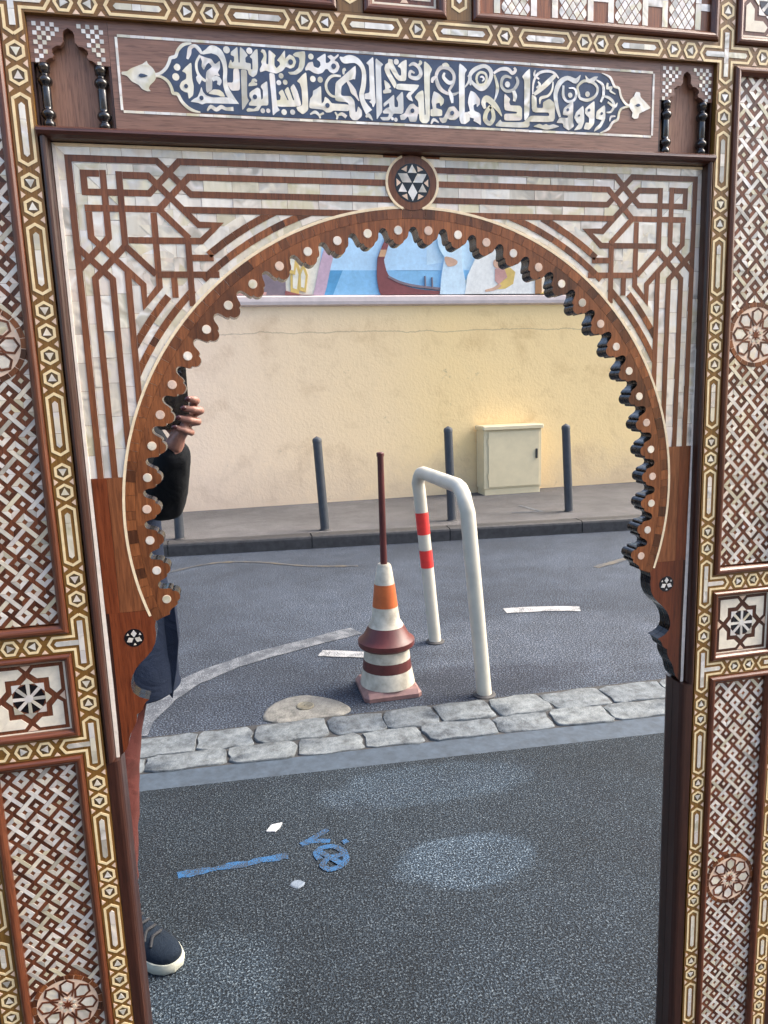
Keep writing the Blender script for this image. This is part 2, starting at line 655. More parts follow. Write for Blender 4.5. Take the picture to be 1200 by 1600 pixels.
def stone_mat(name, dark, light):
    ma, nt, n, l, p = new_mat(name)
    rv = rnd_value(nt)
    v = coords(nt, (1, 1, 1), (0, 0, 0), rv)
    a = noise(nt, v, 22, 6, 0.68)
    b = noise(nt, v, 260, 3, 0.6)
    c_ = ramp(nt, a, [(0.28, dark), (0.45, [(x + y) / 2 for x, y in zip(dark, light)]), (0.62, light)])
    c_ = mix(nt, 0.6, c_, ramp(nt, b, [(0.3, (0.55, 0.55, 0.55)), (0.6, (1.1, 1.1, 1.1))]), 'MULTIPLY')
    tone = ramp(nt, rv, [(0, (0.78, 0.80, 0.83)), (1, (1.12, 1.1, 1.06))])
    l.new(mix(nt, 1.0, c_, tone, 'MULTIPLY'), p.inputs['Base Color'])
    p.inputs['Roughness'].default_value = 0.75
    l.new(bump(nt, a, 0.7, 0.012), p.inputs['Normal'])
    MATS[name] = ma


stone_mat('granite', (0.038, 0.044, 0.050), (0.165, 0.186, 0.200))
stone_mat('old_concrete', (0.085, 0.083, 0.076), (0.225, 0.218, 0.195))


def sheet(name, pts, z, mat, thick=0.0, kind='structure', parent=None):
    mb = MB()
    k = len(pts)
    if area2([(q[0], q[1]) for q in pts]) < 0:
        pts = pts[::-1]
    top = [Vector((q[0], q[1], z)) for q in pts]
    mb.add(top, [list(range(k))])
    if thick:
        bot = [Vector((q[0], q[1], z - thick)) for q in pts]
        mb.add(top + bot, [[i, k + i, k + (i + 1) % k, (i + 1) % k] for i in range(k)])
    o = mb.build(name, mat, parent, kind if parent is None else None, origin=Vector((0, 0, 0)) if parent is None else None)
    return o


def xline(a, b):
    """y of the line through a and b at x"""
    return lambda x: a.y + (b.y - a.y) * (x - a.x) / (b.x - a.x)


e_far = xline(VZ(218, 1158), VZ(1045, 1063))       # far edge of the outer sett course
e_mid = xline(VZ(223, 1187), VZ(1045, 1092))
e_near = xline(VZ(208, 1213), VZ(1045, 1119))
e_strip = xline(VZ(217, 1239), VZ(1045, 1146))
KERB_T = 0.12
e_kerb = xline(VZ(300, 868), VZ(960, 830))
WALL_Y = 2 * MIRROR_Y - CAM.y - (1.5 - KERB_T) / 0.1633

sheet('road', [(-30, 6), (30, 6), (30, -30), (-30, -30)], 0.0, 'asphalt_road')
sheet('footway', [(-14, 4.0), (14, 4.0), (14, e_strip(14)), (-14, e_strip(-14))], 0.006, 'asphalt_footway')
sheet('drain_strip', [(-14, e_strip(-14) - 0.002), (14, e_strip(14) - 0.002), (14, e_near(14)), (-14, e_near(-14))], 0.004, 'smooth_strip')
bed = sheet('gutter_course', [(-14, e_near(-14) - 0.001), (14, e_near(14) - 0.001), (14, e_far(14) - 0.02), (-14, e_far(-14) - 0.02)], 0.003, 'joint_bed')


def sett(x0, x1, fa, fb, z0, h, parent):
    """one worn granite block with rounded shoulders"""
    g = 0.005
    cs = [(x0 + g, fa(x0 + g) + 0), (x1 - g, fa(x1 - g)), (x1 - g, fb(x1 - g)), (x0 + g, fb(x0 + g))]
    cx = sum(c_[0] for c_ in cs) / 4
    cy = sum(c_[1] for c_ in cs) / 4
    ring = []
    for i in range(4):
        a, b = cs[i], cs[(i + 1) % 4]
        for t in (0.10, 0.37, 0.63, 0.90):
            ring.append((a[0] + (b[0] - a[0]) * t + random.uniform(-.011, .011), a[1] + (b[1] - a[1]) * t + random.uniform(-.009, .009)))
    k = len(ring)

    def sc(q, s):
        return (cx + (q[0] - cx) * s, cy + (q[1] - cy) * s)
    lv = []
    for s, z in ((0.995, z0), (0.995, h * 0.6), (0.985, h * 0.9), (0.965, h)):
        for q in ring:
            x, y = sc(q, s)
            lv.append(Vector((x, y, z + (random.uniform(-.003, .003) if z > z0 else 0))))
    fs = []
    for j in range(3):
        for i in range(k):
            fs.append([j * k + i, j * k + (i + 1) % k, (j + 1) * k + (i + 1) % k, (j + 1) * k + i])
    lv.append(Vector((cx, cy, h + random.uniform(-.002, .001))))
    fs += [[3 * k + i, 3 * k + (i + 1) % k, 4 * k] for i in range(k)]
    mb = MB()
    mb.add(lv, fs)
    o = mb.build('stone', 'granite', parent, smooth=True)
    recalc(o)


pipe_cut = VZ(470, 1112)
for fa, fb, start in ((e_mid, e_far, -1.63), (e_near, e_mid, -1.49)):
    x = start
    while x < 4.2:
        ln = random.uniform(0.24, 0.33)
        sett(x, x + ln, lambda q, f=fa: f(q) - 0.002, lambda q, f=fb: f(q) + 0.002, 0.0, random.uniform(0.008, 0.014), bed)
        x += ln

# far pavement with its dark kerb
sheet('pavement', [(-14, e_kerb(-14) - 0.15), (18, e_kerb(18) - 0.15), (18, WALL_Y - 0.3), (-14, WALL_Y - 0.3)], KERB_T, 'asphalt_pavement', KERB_T)
kerb_bed = sheet('kerb', [(-14, e_kerb(-14) - 0.008), (18, e_kerb(18) - 0.008), (18, e_kerb(18) - 0.146), (-14, e_kerb(-14) - 0.146)], KERB_T - 0.012, 'joint_bed', KERB_T - 0.012)
x = -6.1
while x < 11:
    x1 = x + 1.32
    mb = MB()
    y0, y1 = e_kerb(x), e_kerb(x1)
    prof = [(0, 0.0), (0.0, 0.095), (-0.006, 0.112), (-0.022, 0.121), (-0.149, 0.123), (-0.149, 0.0)]
    a = [Vector((x + .006, y0 + d, z)) for d, z in prof] + [Vector((x1 - .006, y1 + d, z)) for d, z in prof]
    k = len(prof)
    mb.add(a, [[i, (i + 1) % k, k + (i + 1) % k, k + i] for i in range(k)] + [list(range(k)), list(range(k, 2 * k))])
    recalc(mb.build('kerb_stone', 'kerb_stone', kerb_bed))
    x = x1


# painted lines on the road (flat paint, 4 mm above the surface)
def paint_mat(name, colr, under, thr, scale):
    ma, nt, n, l, p = new_mat(name)
    v = coords(nt)
    a = noise(nt, v, scale, 4, 0.7)
    b = noise(nt, v, scale * 0.08, 3, 0.6)
    s = math_n(nt, 'ADD', a, math_n(nt, 'MULTIPLY', math_n(nt, 'SUBTRACT', b, 0.5), 0.6))
    f = ramp(nt, s, [(thr - 0.04, under), (thr + 0.05, colr)])
    l.new(f, p.inputs['Base Color'])
    p.inputs['Roughness'].default_value = 0.7
    l.new(bump(nt, a, 0.5, 0.004), p.inputs['Normal'])
    MATS[name] = ma


paint_mat('worn_white', (0.17, 0.18, 0.195), (0.045, 0.052, 0.064), 0.52, 130)
paint_mat('bright_white', (0.36, 0.36, 0.36), (0.09, 0.095, 0.10), 0.45, 130)
paint_mat('faint_yellow', (0.13, 0.105, 0.07), (0.045, 0.05, 0.06), 0.54, 130)
paint_mat('spray_blue', (0.009, 0.075, 0.19), (0.016, 0.026, 0.042), 0.50, 180)


def stripe(name, px, w, z, mat, label_, cat_, sub=5):
    pts = smooth_line([tuple(VZ(u, v, z))[:2] for u, v in px], sub)
    L_, R_ = offset_line(pts, [w * q / 2 for q in ([1] * len(pts))])
    k = len(pts)
    jit = [random.uniform(-.006, .006) for _ in range(2 * k)]
    mb = MB()
    mb.add([Vector((q[0] + jit[i], q[1] + jit[i], z)) for i, q in enumerate(L_ + R_)], [[i, k + i, k + i + 1, i + 1] for i in range(k - 1)])
    o = mb.build(name, mat, None, 'structure')
    if o.data.polygons[0].normal.z < 0:
        bm = bmesh.new(); bm.from_mesh(o.data); bmesh.ops.reverse_faces(bm, faces=bm.faces); bm.to_mesh(o.data); bm.free()
    o['label'] = label_
    return o


stripe('road_marking', [(205, 1150), (235, 1110), (300, 1064), (380, 1032), (450, 1012), (556, 985)], 0.13, 0.004, 'worn_white', 'worn white line curving across the road behind the cones', 'road marking')
stripe('road_marking', [(788, 954), (850, 951), (906, 951)], 0.10, 0.004, 'bright_white', 'short white dash painted on the road beside the white hoop', 'road marking')
stripe('road_marking', [(500, 1020), (600, 1024)], 0.09, 0.0044, 'bright_white', 'white painted bar on the road behind the stacked cones', 'road marking')
stripe('road_marking', [(255, 896), (330, 880), (400, 878), (480, 884), (560, 884)], 0.04, 0.004, 'faint_yellow', 'faint yellowish line on the road near the far kerb', 'road marking')
stripe('road_marking', [(930, 886), (960, 878), (1000, 866)], 0.06, 0.004, 'faint_yellow', 'short faint yellow line on the road near the far kerb', 'road marking')
stripe('pavement_marking', [(812, 790), (846, 799), (800, 801)], 0.04, KERB_T + 0.004, 'worn_white', 'thin white angle mark painted on the far pavement', 'marking', 1)

# blue spray marks on the footway
stripe('spray_mark', [(278, 1368), (330, 1358), (400, 1346), (450, 1337)], 0.028, 0.0075, 'spray_blue', 'straight blue spray line on the footway asphalt', 'spray mark')
fig = [[(470, 1320), (490, 1314), (516, 1314)], [(470, 1320), (492, 1308), (512, 1296)], [(535, 1317), (543, 1313)]]
fig += [[(500, 1343), (494, 1333), (504, 1325), (522, 1323), (536, 1330)], [(536, 1328), (541, 1343), (532, 1354), (514, 1359), (503, 1352)], [(503, 1354), (512, 1342), (530, 1337), (540, 1333)], [(498, 1331), (516, 1340), (536, 1352)]]
mb = MB()
for i, ln_ in enumerate(fig):
    pts = smooth_line([tuple(VZ(u, v, 0.0075))[:2] for u, v in ln_], 4)
    L_, R_ = offset_line(pts, 0.0105)
    k = len(pts)
    mb.add([Vector((q[0], q[1], 0.0076 + i * 0.0004)) for q in L_ + R_], [[j, k + j, k + j + 1, j + 1] for j in range(k - 1)])
o = mb.build('spray_mark', 'spray_blue', None, 'structure')
o['label'] = 'blue sprayed arrow and figure on the footway asphalt'

# ------------------------------------------------------------------ the painted wall across the street
ma, nt, n, l, p = new_mat('plaster')
v = coords(nt)
a1 = noise(nt, v, 0.35, 5, 0.6, 0.4)
a2 = noise(nt, v, 2.2, 6, 0.68, 0.3)
a3 = noise(nt, v, 26, 5, 0.6)
sx = n.new('ShaderNodeSeparateXYZ'); l.new(v, sx.inputs[0])
xr = n.new('ShaderNodeMapRange'); xr.inputs['From Min'].default_value = 0.2; xr.inputs['From Max'].default_value = 3.2
l.new(math_n(nt, 'ADD', sx.outputs[0], math_n(nt, 'MULTIPLY', a1, 1.4)), xr.inputs['Value'])
basec = mix(nt, xr.outputs[0], (0.88, 0.68, 0.50), (0.90, 0.66, 0.33))
st = ramp(nt, a2, [(0.30, (0.84, 0.80, 0.76)), (0.48, (1, 1, 1)), (0.72, (1.03, 1.02, 1.0))])
basec = mix(nt, 1.0, basec, st, 'MULTIPLY')
spots = noise(nt, v, 3.4, 7, 0.75, 0.2)
basec = mix(nt, math_n(nt, 'MULTIPLY', ramp(nt, spots, [(0.63, (0, 0, 0)), (0.72, (1, 1, 1))]), 0.7), basec, (0.20, 0.17, 0.13))
# horizontal hairline crack and an uneven darker tone towards the foot of the wall
zc = math_n(nt, 'ADD', sx.outputs[2], math_n(nt, 'MULTIPLY', a2, 0.12))
cr = math_n(nt, 'LESS_THAN', math_n(nt, 'ABSOLUTE', math_n(nt, 'SUBTRACT', zc, 2.18)), 0.006)
basec = mix(nt, math_n(nt, 'MULTIPLY', cr, 0.45), basec, (0.30, 0.22, 0.15))
dm = n.new('ShaderNodeMapRange'); dm.inputs['From Min'].default_value = 0.15; dm.inputs['From Max'].default_value = 0.75
dm.inputs['To Min'].default_value = 0.45; dm.inputs['To Max'].default_value = 0.0
l.new(math_n(nt, 'ADD', sx.outputs[2], math_n(nt, 'MULTIPLY', math_n(nt, 'SUBTRACT', a2, 0.5), 0.9)), dm.inputs['Value'])
basec = mix(nt, dm.outputs[0], basec, (0.52, 0.40, 0.31))
l.new(basec, p.inputs['Base Color'])
p.inputs['Roughness'].default_value = 0.85
l.new(bump(nt, math_n(nt, 'ADD', a3, a2), 0.4, 0.01), p.inputs['Normal'])
MATS['plaster'] = ma
plain('coping_paint', (0.74, 0.62, 0.58), 0.7, 0.1, 6, 0.2, 0.004)


def mural_paint(name, c_):
    ma, nt, n, l, p = new_mat(name)
    v = coords(nt)
    a = noise(nt, v, 3.0, 5, 0.65)
    b = noise(nt, v, 24, 4, 0.6)
    cc = ramp(nt, a, [(0.3, [x * 0.95 for x in c_]), (0.7, [min(1, x * 1.22) for x in c_])])
    cc = mix(nt, 0.5, cc, ramp(nt, b, [(0.3, (0.85, 0.85, 0.85)), (0.7, (1.08, 1.08, 1.08))]), 'MULTIPLY')
    l.new(cc, p.inputs['Base Color'])
    p.inputs['Roughness'].default_value = 0.8
    MATS[name] = ma


for nm, c_ in {'m_sky': (0.46, 0.66, 0.82), 'm_sky2': (0.56, 0.73, 0.84), 'm_sea': (0.25, 0.50, 0.72), 'm_deep': (0.10, 0.32, 0.54), 'm_purple': (0.55, 0.38, 0.45), 'm_cream': (0.78, 0.72, 0.58),
                 'm_boat': (0.22, 0.07, 0.07), 'm_tan': (0.62, 0.36, 0.20), 'm_robe': (0.62, 0.76, 0.84), 'm_white': (0.80, 0.78, 0.72), 'm_yellow': (0.66, 0.46, 0.14), 'm_red': (0.30, 0.10, 0.09), 'm_grey': (0.22, 0.17, 0.19), 'm_brown': (0.40, 0.19, 0.08), 'm_skin': (0.62, 0.38, 0.26), 'm_rose': (0.55, 0.30, 0.26)}.items():
    mural_paint(nm, c_)

WT = (1.5 - KERB_T) / 0.1633
LEDGE = CAM.z + 0.1145 * WT
mb = MB()
xa, xb = -9.0, 14.0
mb.add([Vector((x, y, z)) for x in (xa, xb) for y in (WALL_Y, WALL_Y - 0.3) for z in (0.0, 4.6)],
       [[0, 1, 5, 4], [2, 6, 7, 3], [0, 2, 3, 1], [4, 5, 7, 6], [1, 3, 7, 5], [0, 4, 6, 2]])
wall = mb.build('painted_wall', 'plaster', origin=Vector((0, WALL_Y, 0)))
recalc(wall)
tag(wall, 'long cream plastered wall with a painted frieze above its ledge across the street', 'wall')
mb = MB()
prof = [(0.002, -0.05), (0.045, -0.035), (0.055, 0.0), (0.055, 0.05), (0.002, 0.075)]
a = [Vector((x, WALL_Y + d, LEDGE + z)) for x in (xa, xb) for d, z in prof]
k = len(prof)
mb.add(a, [[i, i + 1, k + i + 1, k + i] for i in range(k - 1)])
recalc(mb.build('ledge', 'coping_paint', wall))
mur_i = [0]


def mural(name, pts, mat, conv=True):
    """flat painted shape on the wall; points come from the mirror picture"""
    mur_i[0] += 1
    d = WALL_Y + 0.003 + 0.0012 * mur_i[0]
    q = [VT(400 + x / 2.4, 340 + y / 2.4, WT) for x, y in pts]
    q = [Vector((w.x, d, max(w.z, LEDGE + 0.076))) for w in q]
    k = len(q)
    mb = MB()
    mb.add(q + [Vector((w.x, WALL_Y + 0.001, w.z)) for w in q], [list(range(k))] + [[i, (i + 1) % k, k + (i + 1) % k, k + i] for i in range(k)])
    o = mb.build(name, mat, wall)
    recalc(o)
    return o


def mural_stroke(name, line, mat):
    ln_ = smooth_line(line, 4)
    L_, R_ = offset_line([q[:2] for q in ln_], [q[2] / 2 for q in ln_])
    return mural(name, L_ + R_[::-1], mat)


TOPY = -520
mural('painted_background', [(-900, TOPY), (2600, TOPY), (2600, 325), (-900, 325)], 'm_cream')
mural('painted_sky', [(285, TOPY), (640, TOPY), (640, 330), (235, 330)], 'm_sky')
mural('painted_sky', [(640, TOPY), (860, TOPY), (840, 60), (815, 180), (780, 240), (780, 330), (640, 330)], 'm_sky2')
mural('painted_sea', [(300, 198), (815, 198), (780, 240), (780, 330), (250, 330)], 'm_sea')
mural('painted_sea', [(270, 198), (325, 198), (290, 330), (240, 330)], 'm_deep')
mural('painted_hills', [(520, 198), (560, 182), (600, 172), (640, 178), (690, 170), (740, 184), (800, 198)], 'm_sky')
mural_stroke('painted_arch', [(420, TOPY, 60), (330, -120, 50), (300, 40, 42), (262, 170, 42), (230, 330, 42)], 'm_purple')
mural('painted_panel', [(-300, 60), (20, 60), (60, 190), (110, 225), (115, 330), (-300, 330)], 'm_grey')
mural('painted_brickwork', [(-300, 280), (40, 280), (40, 330), (-300, 330)], 'm_rose')
for cx_, cy_, s_ in ((150, 220, 1.0), (178, 225, 0.8), (138, 160, 0.8)):
    mural('painted_leaf', [(cx_ - 20 * s_, cy_ + 60 * s_), (cx_ - 22 * s_, cy_ - 20 * s_), (cx_, cy_ - 70 * s_), (cx_ + 20 * s_, cy_ - 10 * s_), (cx_ + 10 * s_, cy_ + 70 * s_)], 'm_yellow')
    mural('painted_leaf', [(cx_ - 12 * s_, cy_ + 45 * s_), (cx_ - 13 * s_, cy_ - 12 * s_), (cx_ - 2, cy_ - 40 * s_), (cx_ + 9 * s_, cy_ - 6 * s_), (cx_ + 3 * s_, cy_ + 50 * s_)], 'm_cream')
mural('painted_prow', [(110, 275), (170, 290), (215, 322), (110, 325)], 'm_red')
mural('painted_hull', smooth_line([(455, 150), (452, 220), (462, 280), (480, 330)], 3) + [(690, 330), (690, 276)] + smooth_line([(690, 276), (600, 268), (530, 245), (494, 214), (480, 170), (478, 150)], 3), 'm_boat')
mural_stroke('painted_stem', [(545, -60, 10), (510, 40, 14), (486, 100, 20), (468, 152, 25)], 'm_boat')
mural('painted_band', [(458, 148), (482, 148), (488, 122), (466, 122)], 'm_tan')
mural_stroke('painted_rail', [(494, 222, 8), (540, 244, 9), (600, 258, 9), (690, 268, 9)], 'm_grey')
mural_stroke('painted_mast', [(632, 220, 4), (634, 265, 4)], 'm_grey')
mural_stroke('painted_mast', [(658, 225, 4), (660, 268, 4)], 'm_grey')
mural('painted_robe', smooth_line([(700, TOPY), (705, -100), (698, 60), (704, 140), (692, 230), (686, 330)], 3) + smooth_line([(795, 330), (782, 240), (768, 160), (772, 60), (760, -100), (760, TOPY)], 3), 'm_robe')
mural_stroke('painted_sleeve', [(690, 60, 30), (700, 110, 34), (722, 150, 28)], 'm_sky2')
mural('painted_hand', smooth_poly([(704, 150), (730, 152), (752, 165), (745, 180), (715, 184)], 3), 'm_skin')
mural('painted_panel', [(850, TOPY), (1042, TOPY), (1042, 300), (780, 300), (790, 220), (826, 140)], 'm_white')
mural('painted_table', [(786, 289), (1040, 287), (1040, 310), (786, 312)], 'm_red')
mural('painted_robe', [(925, 186), (950, 190), (968, 206), (960, 250), (930, 268), (898, 270), (905, 250), (938, 226)], 'm_yellow')
mural_stroke('painted_arm', [(912, 252, 14), (890, 268, 12), (856, 276, 8)], 'm_skin')
mural('painted_tunic', [(892, 194), (926, 190), (938, 224), (906, 252), (892, 238)], 'm_rose')
mural('painted_head', smooth_poly([(890, 160), (915, 160), (918, 185), (898, 192), (886, 178)], 3), 'm_skin')
mural('painted_hair', smooth_poly([(896, 150), (922, 152), (932, 182), (918, 190), (912, 165)], 3), 'm_brown')
mural('painted_post', [(1042, TOPY), (1066, TOPY), (1066, 308), (1042, 308)], 'm_brown')
mural('painted_foliage', smooth_poly([(1075, 280), (1130, 262), (1200, 270), (1320, 250), (1400, 320), (1075, 322)], 3), 'm_yellow')
mural('painted_panel', [(1420, TOPY), (1700, TOPY), (1700, 320), (1420, 320)], 'm_sky')
mural('painted_panel', [(-800, TOPY), (-420, TOPY), (-420, 320), (-800, 320)], 'm_sky')
# ================================================================== THE INLAID MIRROR FRAME
frame = empty('mirror_frame', (0, 0.0, 0.0), 'tall carved wooden mirror frame inlaid with mother of pearl, horseshoe arch over the glass', 'mirror')
YB = -0.010            # front of the border bands
Y_TOP, Y_BOT = -640, 1752

glass = board('mirror_glass', -475, -300, 475, 1262, MIRROR_Y, MIRROR_Y + 0.004, 'mirror', frame)
glass['label'] = 'large mirror glass reflecting the street'
board('back_board', -664, Y_TOP + 4, 664, Y_BOT - 2, MIRROR_Y + 0.010, MIRROR_Y + 0.022, 'mahogany', frame)


def rs(x, y):
    """the right-hand stile stands a touch out of true"""
    if x < 0:
        return (x, y)
    return (x + (-10.0 + (y + 400) * 0.0125), y + 3 + (y + 400) * 0.009)


def rsp(pts):
    return [rs(*q) for q in pts]


def quad(x0, y0, x1, y1):
    return [(x0, y0), (x1, y0), (x1, y1), (x0, y1)]


# ---------------------------------------------------------------- border motifs
def motif_base(mb_parent, pts, mat, name, yf=-0.0004, tilt=0.0):
    piece(name, rsp(pts), YB + yf, YB + 0.001, mat, mb_parent, tilt)


def put(parent, pts, name, mat, tilt=0.0, lift=0.0005):
    piece(name, rsp(pts), YB - lift, YB + 0.001, mat, parent, tilt)


def orient(pts, cx, cy, horiz):
    return [(cx + (q[1] if horiz else q[0]), cy + (q[0] if horiz else q[1])) for q in pts]


def hexagon(rx, ry):
    return [(0, -ry), (rx, -ry / 2), (rx, ry / 2), (0, ry), (-rx, ry / 2), (-rx, -ry / 2)]


def hex_motif(parent, cx, cy, horiz=False, up=True):
    o, i_ = hexagon(10.2, 11.6), hexagon(6.9, 7.9)
    for k in range(6):
        put(parent, orient([o[k], o[(k + 1) % 6], i_[(k + 1) % 6], i_[k]], cx, cy, horiz), 'bone_strip', 'bone', 0.01)
    h = hexagon(6.6, 7.6)
    put(parent, orient(h, cx, cy, horiz), 'olive_hexagon', 'olive', 0, 0.0002)
    s = -1 if up else 1
    put(parent, orient([(0, 5.6 * s), (-5.2, -3.6 * s), (5.2, -3.6 * s)], cx, cy, horiz), 'pearl_triangle', 'pearl', 0.05, 0.0006)


def small_tris(parent, cx, cy, horiz=False):
    """four-sided gap between two motifs: a small bone triangle at either side"""
    for s in (-1, 1):
        put(parent, orient([(12 * s, -4.2), (12 * s, 4.2), (6.8 * s, 0)], cx, cy, horiz), 'bone_triangle', 'bone_pink', 0.01)


def long_motif(parent, cx, c0, c1, horiz=False, other=None):
    """long pointed lozenge of bone with a pearl bar; c0..c1 along the band"""
    mid, hl = (c0 + c1) / 2, (c1 - c0) / 2

    def shape(w, e, pt):
        return [(0, -hl + e), (w, -hl + e + pt), (w, hl - e - pt), (0, hl - e), (-w, hl - e - pt), (-w, -hl + e + pt)]
    o, i_ = shape(10.8, 0, 6), shape(7.6, 3.8, 4.6)
    C = (cx, mid) if not horiz else (mid, cx)
    for k in range(6):
        put(parent, orient([o[k], o[(k + 1) % 6], i_[(k + 1) % 6], i_[k]], C[0], C[1], horiz), 'bone_strip', 'bone', 0.004)
    b = shape(3.4, 11, 3.2)
    L0, L1 = -hl + 11, hl - 11
    cuts = [L0 - 1] + sorted(L0 + (L1 - L0) * random.uniform(0.2 + 0.3 * j, 0.4 + 0.3 * j) for j in range(random.choice((1, 2, 2)))) + [L1 + 1]
    for a, c_ in zip(cuts, cuts[1:]):
        q = clip(clip(b, 0, 1, a + 0.25), 0, -1, -(c_ - 0.25))
        if len(q) > 2:
            put(parent, orient(q, C[0], C[1], horiz), 'pearl_bar', 'pearl', 0.012, 0.0006)


def tee_motif(parent, cx, cy, out, half=41.5, cross=False, reach=42, up=None, down=None):
    """bone-edged tee (or cross) where two bands meet; out = direction of the branch in x"""
    up = up or half
    down = down or half
    w, g = 9.2, 9.2
    tip = 6
    lines = []
    if not cross:
        lines.append([(-out * w, -up + tip + 4), (-out * w, down - tip - 4)])
        sides = (out,)
    else:
        sides = (-1, 1)
    for s in sides:
        lines.append([(0, -up + 2), (s * w, -up + tip + 2), (s * w, -g), (s * (reach - tip), -g), (s * reach, 0), (s * (reach - tip), g), (s * w, g), (s * w, down - tip - 2), (0, down - 2)])
    if not cross:
        lines[0] = [(0, -up + 2), (-out * w, -up + tip + 2), (-out * w, down - tip - 2), (0, down - 2)]
    for ln_ in lines:
        for q in ring_quads([(cx + a, cy + b) for a, b in ln_], 3.3):
            put(parent, q, 'bone_strip', 'bone', 0.004)
    bw = 3.4
    top, bot = -up + 11, down - 11
    ys = [top, top + (bot - top) * 0.36, top + (bot - top) * 0.7, bot]
    for a, b in zip(ys, ys[1:]):
        q = [(cx - bw, cy + a + 0.2), (cx + bw, cy + a + 0.2), (cx + bw, cy + b - 0.2), (cx - bw, cy + b - 0.2)]
        put(parent, q, 'pearl_bar', 'pearl', 0.012, 0.0006)
    for s in sides:
        xs = sorted((s * (bw + 0.4), s * (reach - 10)))
        put(parent, [(cx + xs[0], cy - bw), (cx + xs[1], cy - bw), (cx + xs[1] + (2.5 if s > 0 else 0), cy), (cx + xs[1], cy + bw), (cx + xs[0], cy + bw), (cx + xs[0] - (2.5 if s < 0 else 0), cy)], 'pearl_bar', 'pearl', 0.012, 0.0006)


def band_board(x0, y0, x1, y1, mat):
    mb = MB()
    pts = rsp(quad(min(x0, x1), y0, max(x0, x1), y1)) if (x0 > 0 and x1 > 0) else quad(min(x0, x1), y0, max(x0, x1), y1)
    mb.poly(pts, YB, MIRROR_Y + 0.0095)
    return mb.build('border_band', mat, frame)


# vertical sequence of the inner bands (design y, taken from the photograph)
HEX = [-401, -374, -255, -227, -105, -78, -49.5, -21.5, 98, 125, 242.5, 270]
LONG = [(-356, -273), (-209, -123), (-4, 78), (141, 225)]
HEX = HEX + [390.5, 419] + [809.5 - h for h in HEX if 809.5 - h < 1240]
LONG = LONG + [(809.5 - b, 809.5 - a) for a, b in LONG]
VTEE = [330.5, 479.0]
for s in (-1, 1):
    bd = band_board(s * 469, -640, s * 496.5, 1752, 'amber')
    for j, h in enumerate(HEX):
        hex_motif(bd, s * 482.7, h, False, j % 2 == 1)
    for a, b in LONG:
        long_motif(bd, s * 482.7, a, b)
    for t in VTEE:
        tee_motif(bd, s * 482.7, t, s)
    tee_motif(bd, s * 482.7, -457, s, cross=True, half=40)
    hex_motif(bd, s * 482.7, -514, False, True)
    hex_motif(bd, s * 482.7, -542, False, False)
    marks = sorted([h - 11.6 for h in HEX] + [h + 11.6 for h in HEX] + [q for ab in LONG for q in ab] + [t - 41.5 for t in VTEE] + [t + 41.5 for t in VTEE] + [-417, -497, -502.5, -525.5, -530.5])
    for a, b in zip(marks, marks[1:]):
        if b - a < 9:
            small_tris(bd, s * 482.7, (a + b) / 2)
    # outer band
    bd = band_board(s * 619.5, -640, s * 648, 1752, 'amber')
    for j in range(-18, 40):
        y = 887 + (j * 28.2)
        ph = j % 9
        if y < -600 or y > 1240:
            continue
        if y < 250 and y > -420:
            continue
        if ph in (0, 1, 7, 8):
            hex_motif(bd, s * 633.7, y, False, j % 2 == 1)
            small_tris(bd, s * 633.7, y + 14.1)
        elif ph in (2, 6):
            pass
        if ph == 2:
            long_motif(bd, s * 633.7, y - 12, y + 56)
            small_tris(bd, s * 633.7, y + 60)
        if ph == 5:
            long_motif(bd, s * 633.7, y - 13, y + 42)
            small_tris(bd, s * 633.7, y + 42)
    edge = band_board(s * 648.3, -640, s * 664, 1752, 'mahogany')
    edge.name = 'outer_edge'
    # horizontal bands between the small panels
    for yc in (330.5, 479.0, -457.0, 1266.0):
        hb = band_board(s * 496.8, yc - 13.6, s * 619.2, yc + 13.6, 'amber_x')
        if yc > 1000:
            continue
        for j, x in enumerate((544.5, 572.5)):
            hex_motif(hb, s * x, yc, True, (j % 2 == 1) == (s > 0))
        for x in (530.0, 558.5):
            small_tris(hb, s * x, yc, True)
        small_tris(hb, s * 587, yc, True)
        q = sorted((s * 591, s * 619))
        long_motif(hb, yc, q[0], q[1] + 26 if s > 0 else q[1], True) if False else None
        tip = [(s * 619, yc - 9.2), (s * 597, yc - 9.2), (s * 591, yc), (s * 597, yc + 9.2), (s * 619, yc + 9.2)]
        for qd in ring_quads(tip, 3.3):
            put(hb, qd, 'bone_strip', 'bone', 0.004)
        put(hb, quad(min(s * 603, s * 619), yc - 3.3, max(s * 603, s * 619), yc + 3.3), 'pearl_bar', 'pearl', 0.012, 0.0006)

# top band
tb = MB()
tb.poly([(-468.7, -470.6), (468.7 - 10.9, -470.6), (468.7 - 10.9, -443.4), (-468.7, -443.4)], YB, MIRROR_Y + 0.0095)
tb = tb.build('border_band', 'amber_x', frame)
TOPHEX = [-425.0, -397.6, -283.8, -256.4, -139.8, -112.9, 8.6, 130.8, 247.5, 272.7, 386.6, 413.5]
TOPLONG = [(-380, -302), (-238.8, -157.7), (-92.4, -11.4), (29.5, 113.4), (150.2, 229.3), (293.3, 369.5)]


def put0(parent, pts, name, mat, tilt=0.0, lift=0.0005):
    piece(name, pts, YB - lift, YB + 0.001, mat, parent, tilt)


_put = put
put = put0
for j, x in enumerate(TOPHEX):
    hex_motif(tb, x, -456.5, True, j % 2 == 1 if x != 130.8 else True)
for a, b in TOPLONG:
    long_motif(tb, -456.5, a, b, True)
marks = sorted([h - 11.6 for h in TOPHEX] + [h + 11.6 for h in TOPHEX] + [q for ab in TOPLONG for q in ab] + [432, -442])
for a, b in zip(marks, marks[1:]):
    if b - a < 10.5:
        small_tris(tb, (a + b) / 2, -456.5, True)
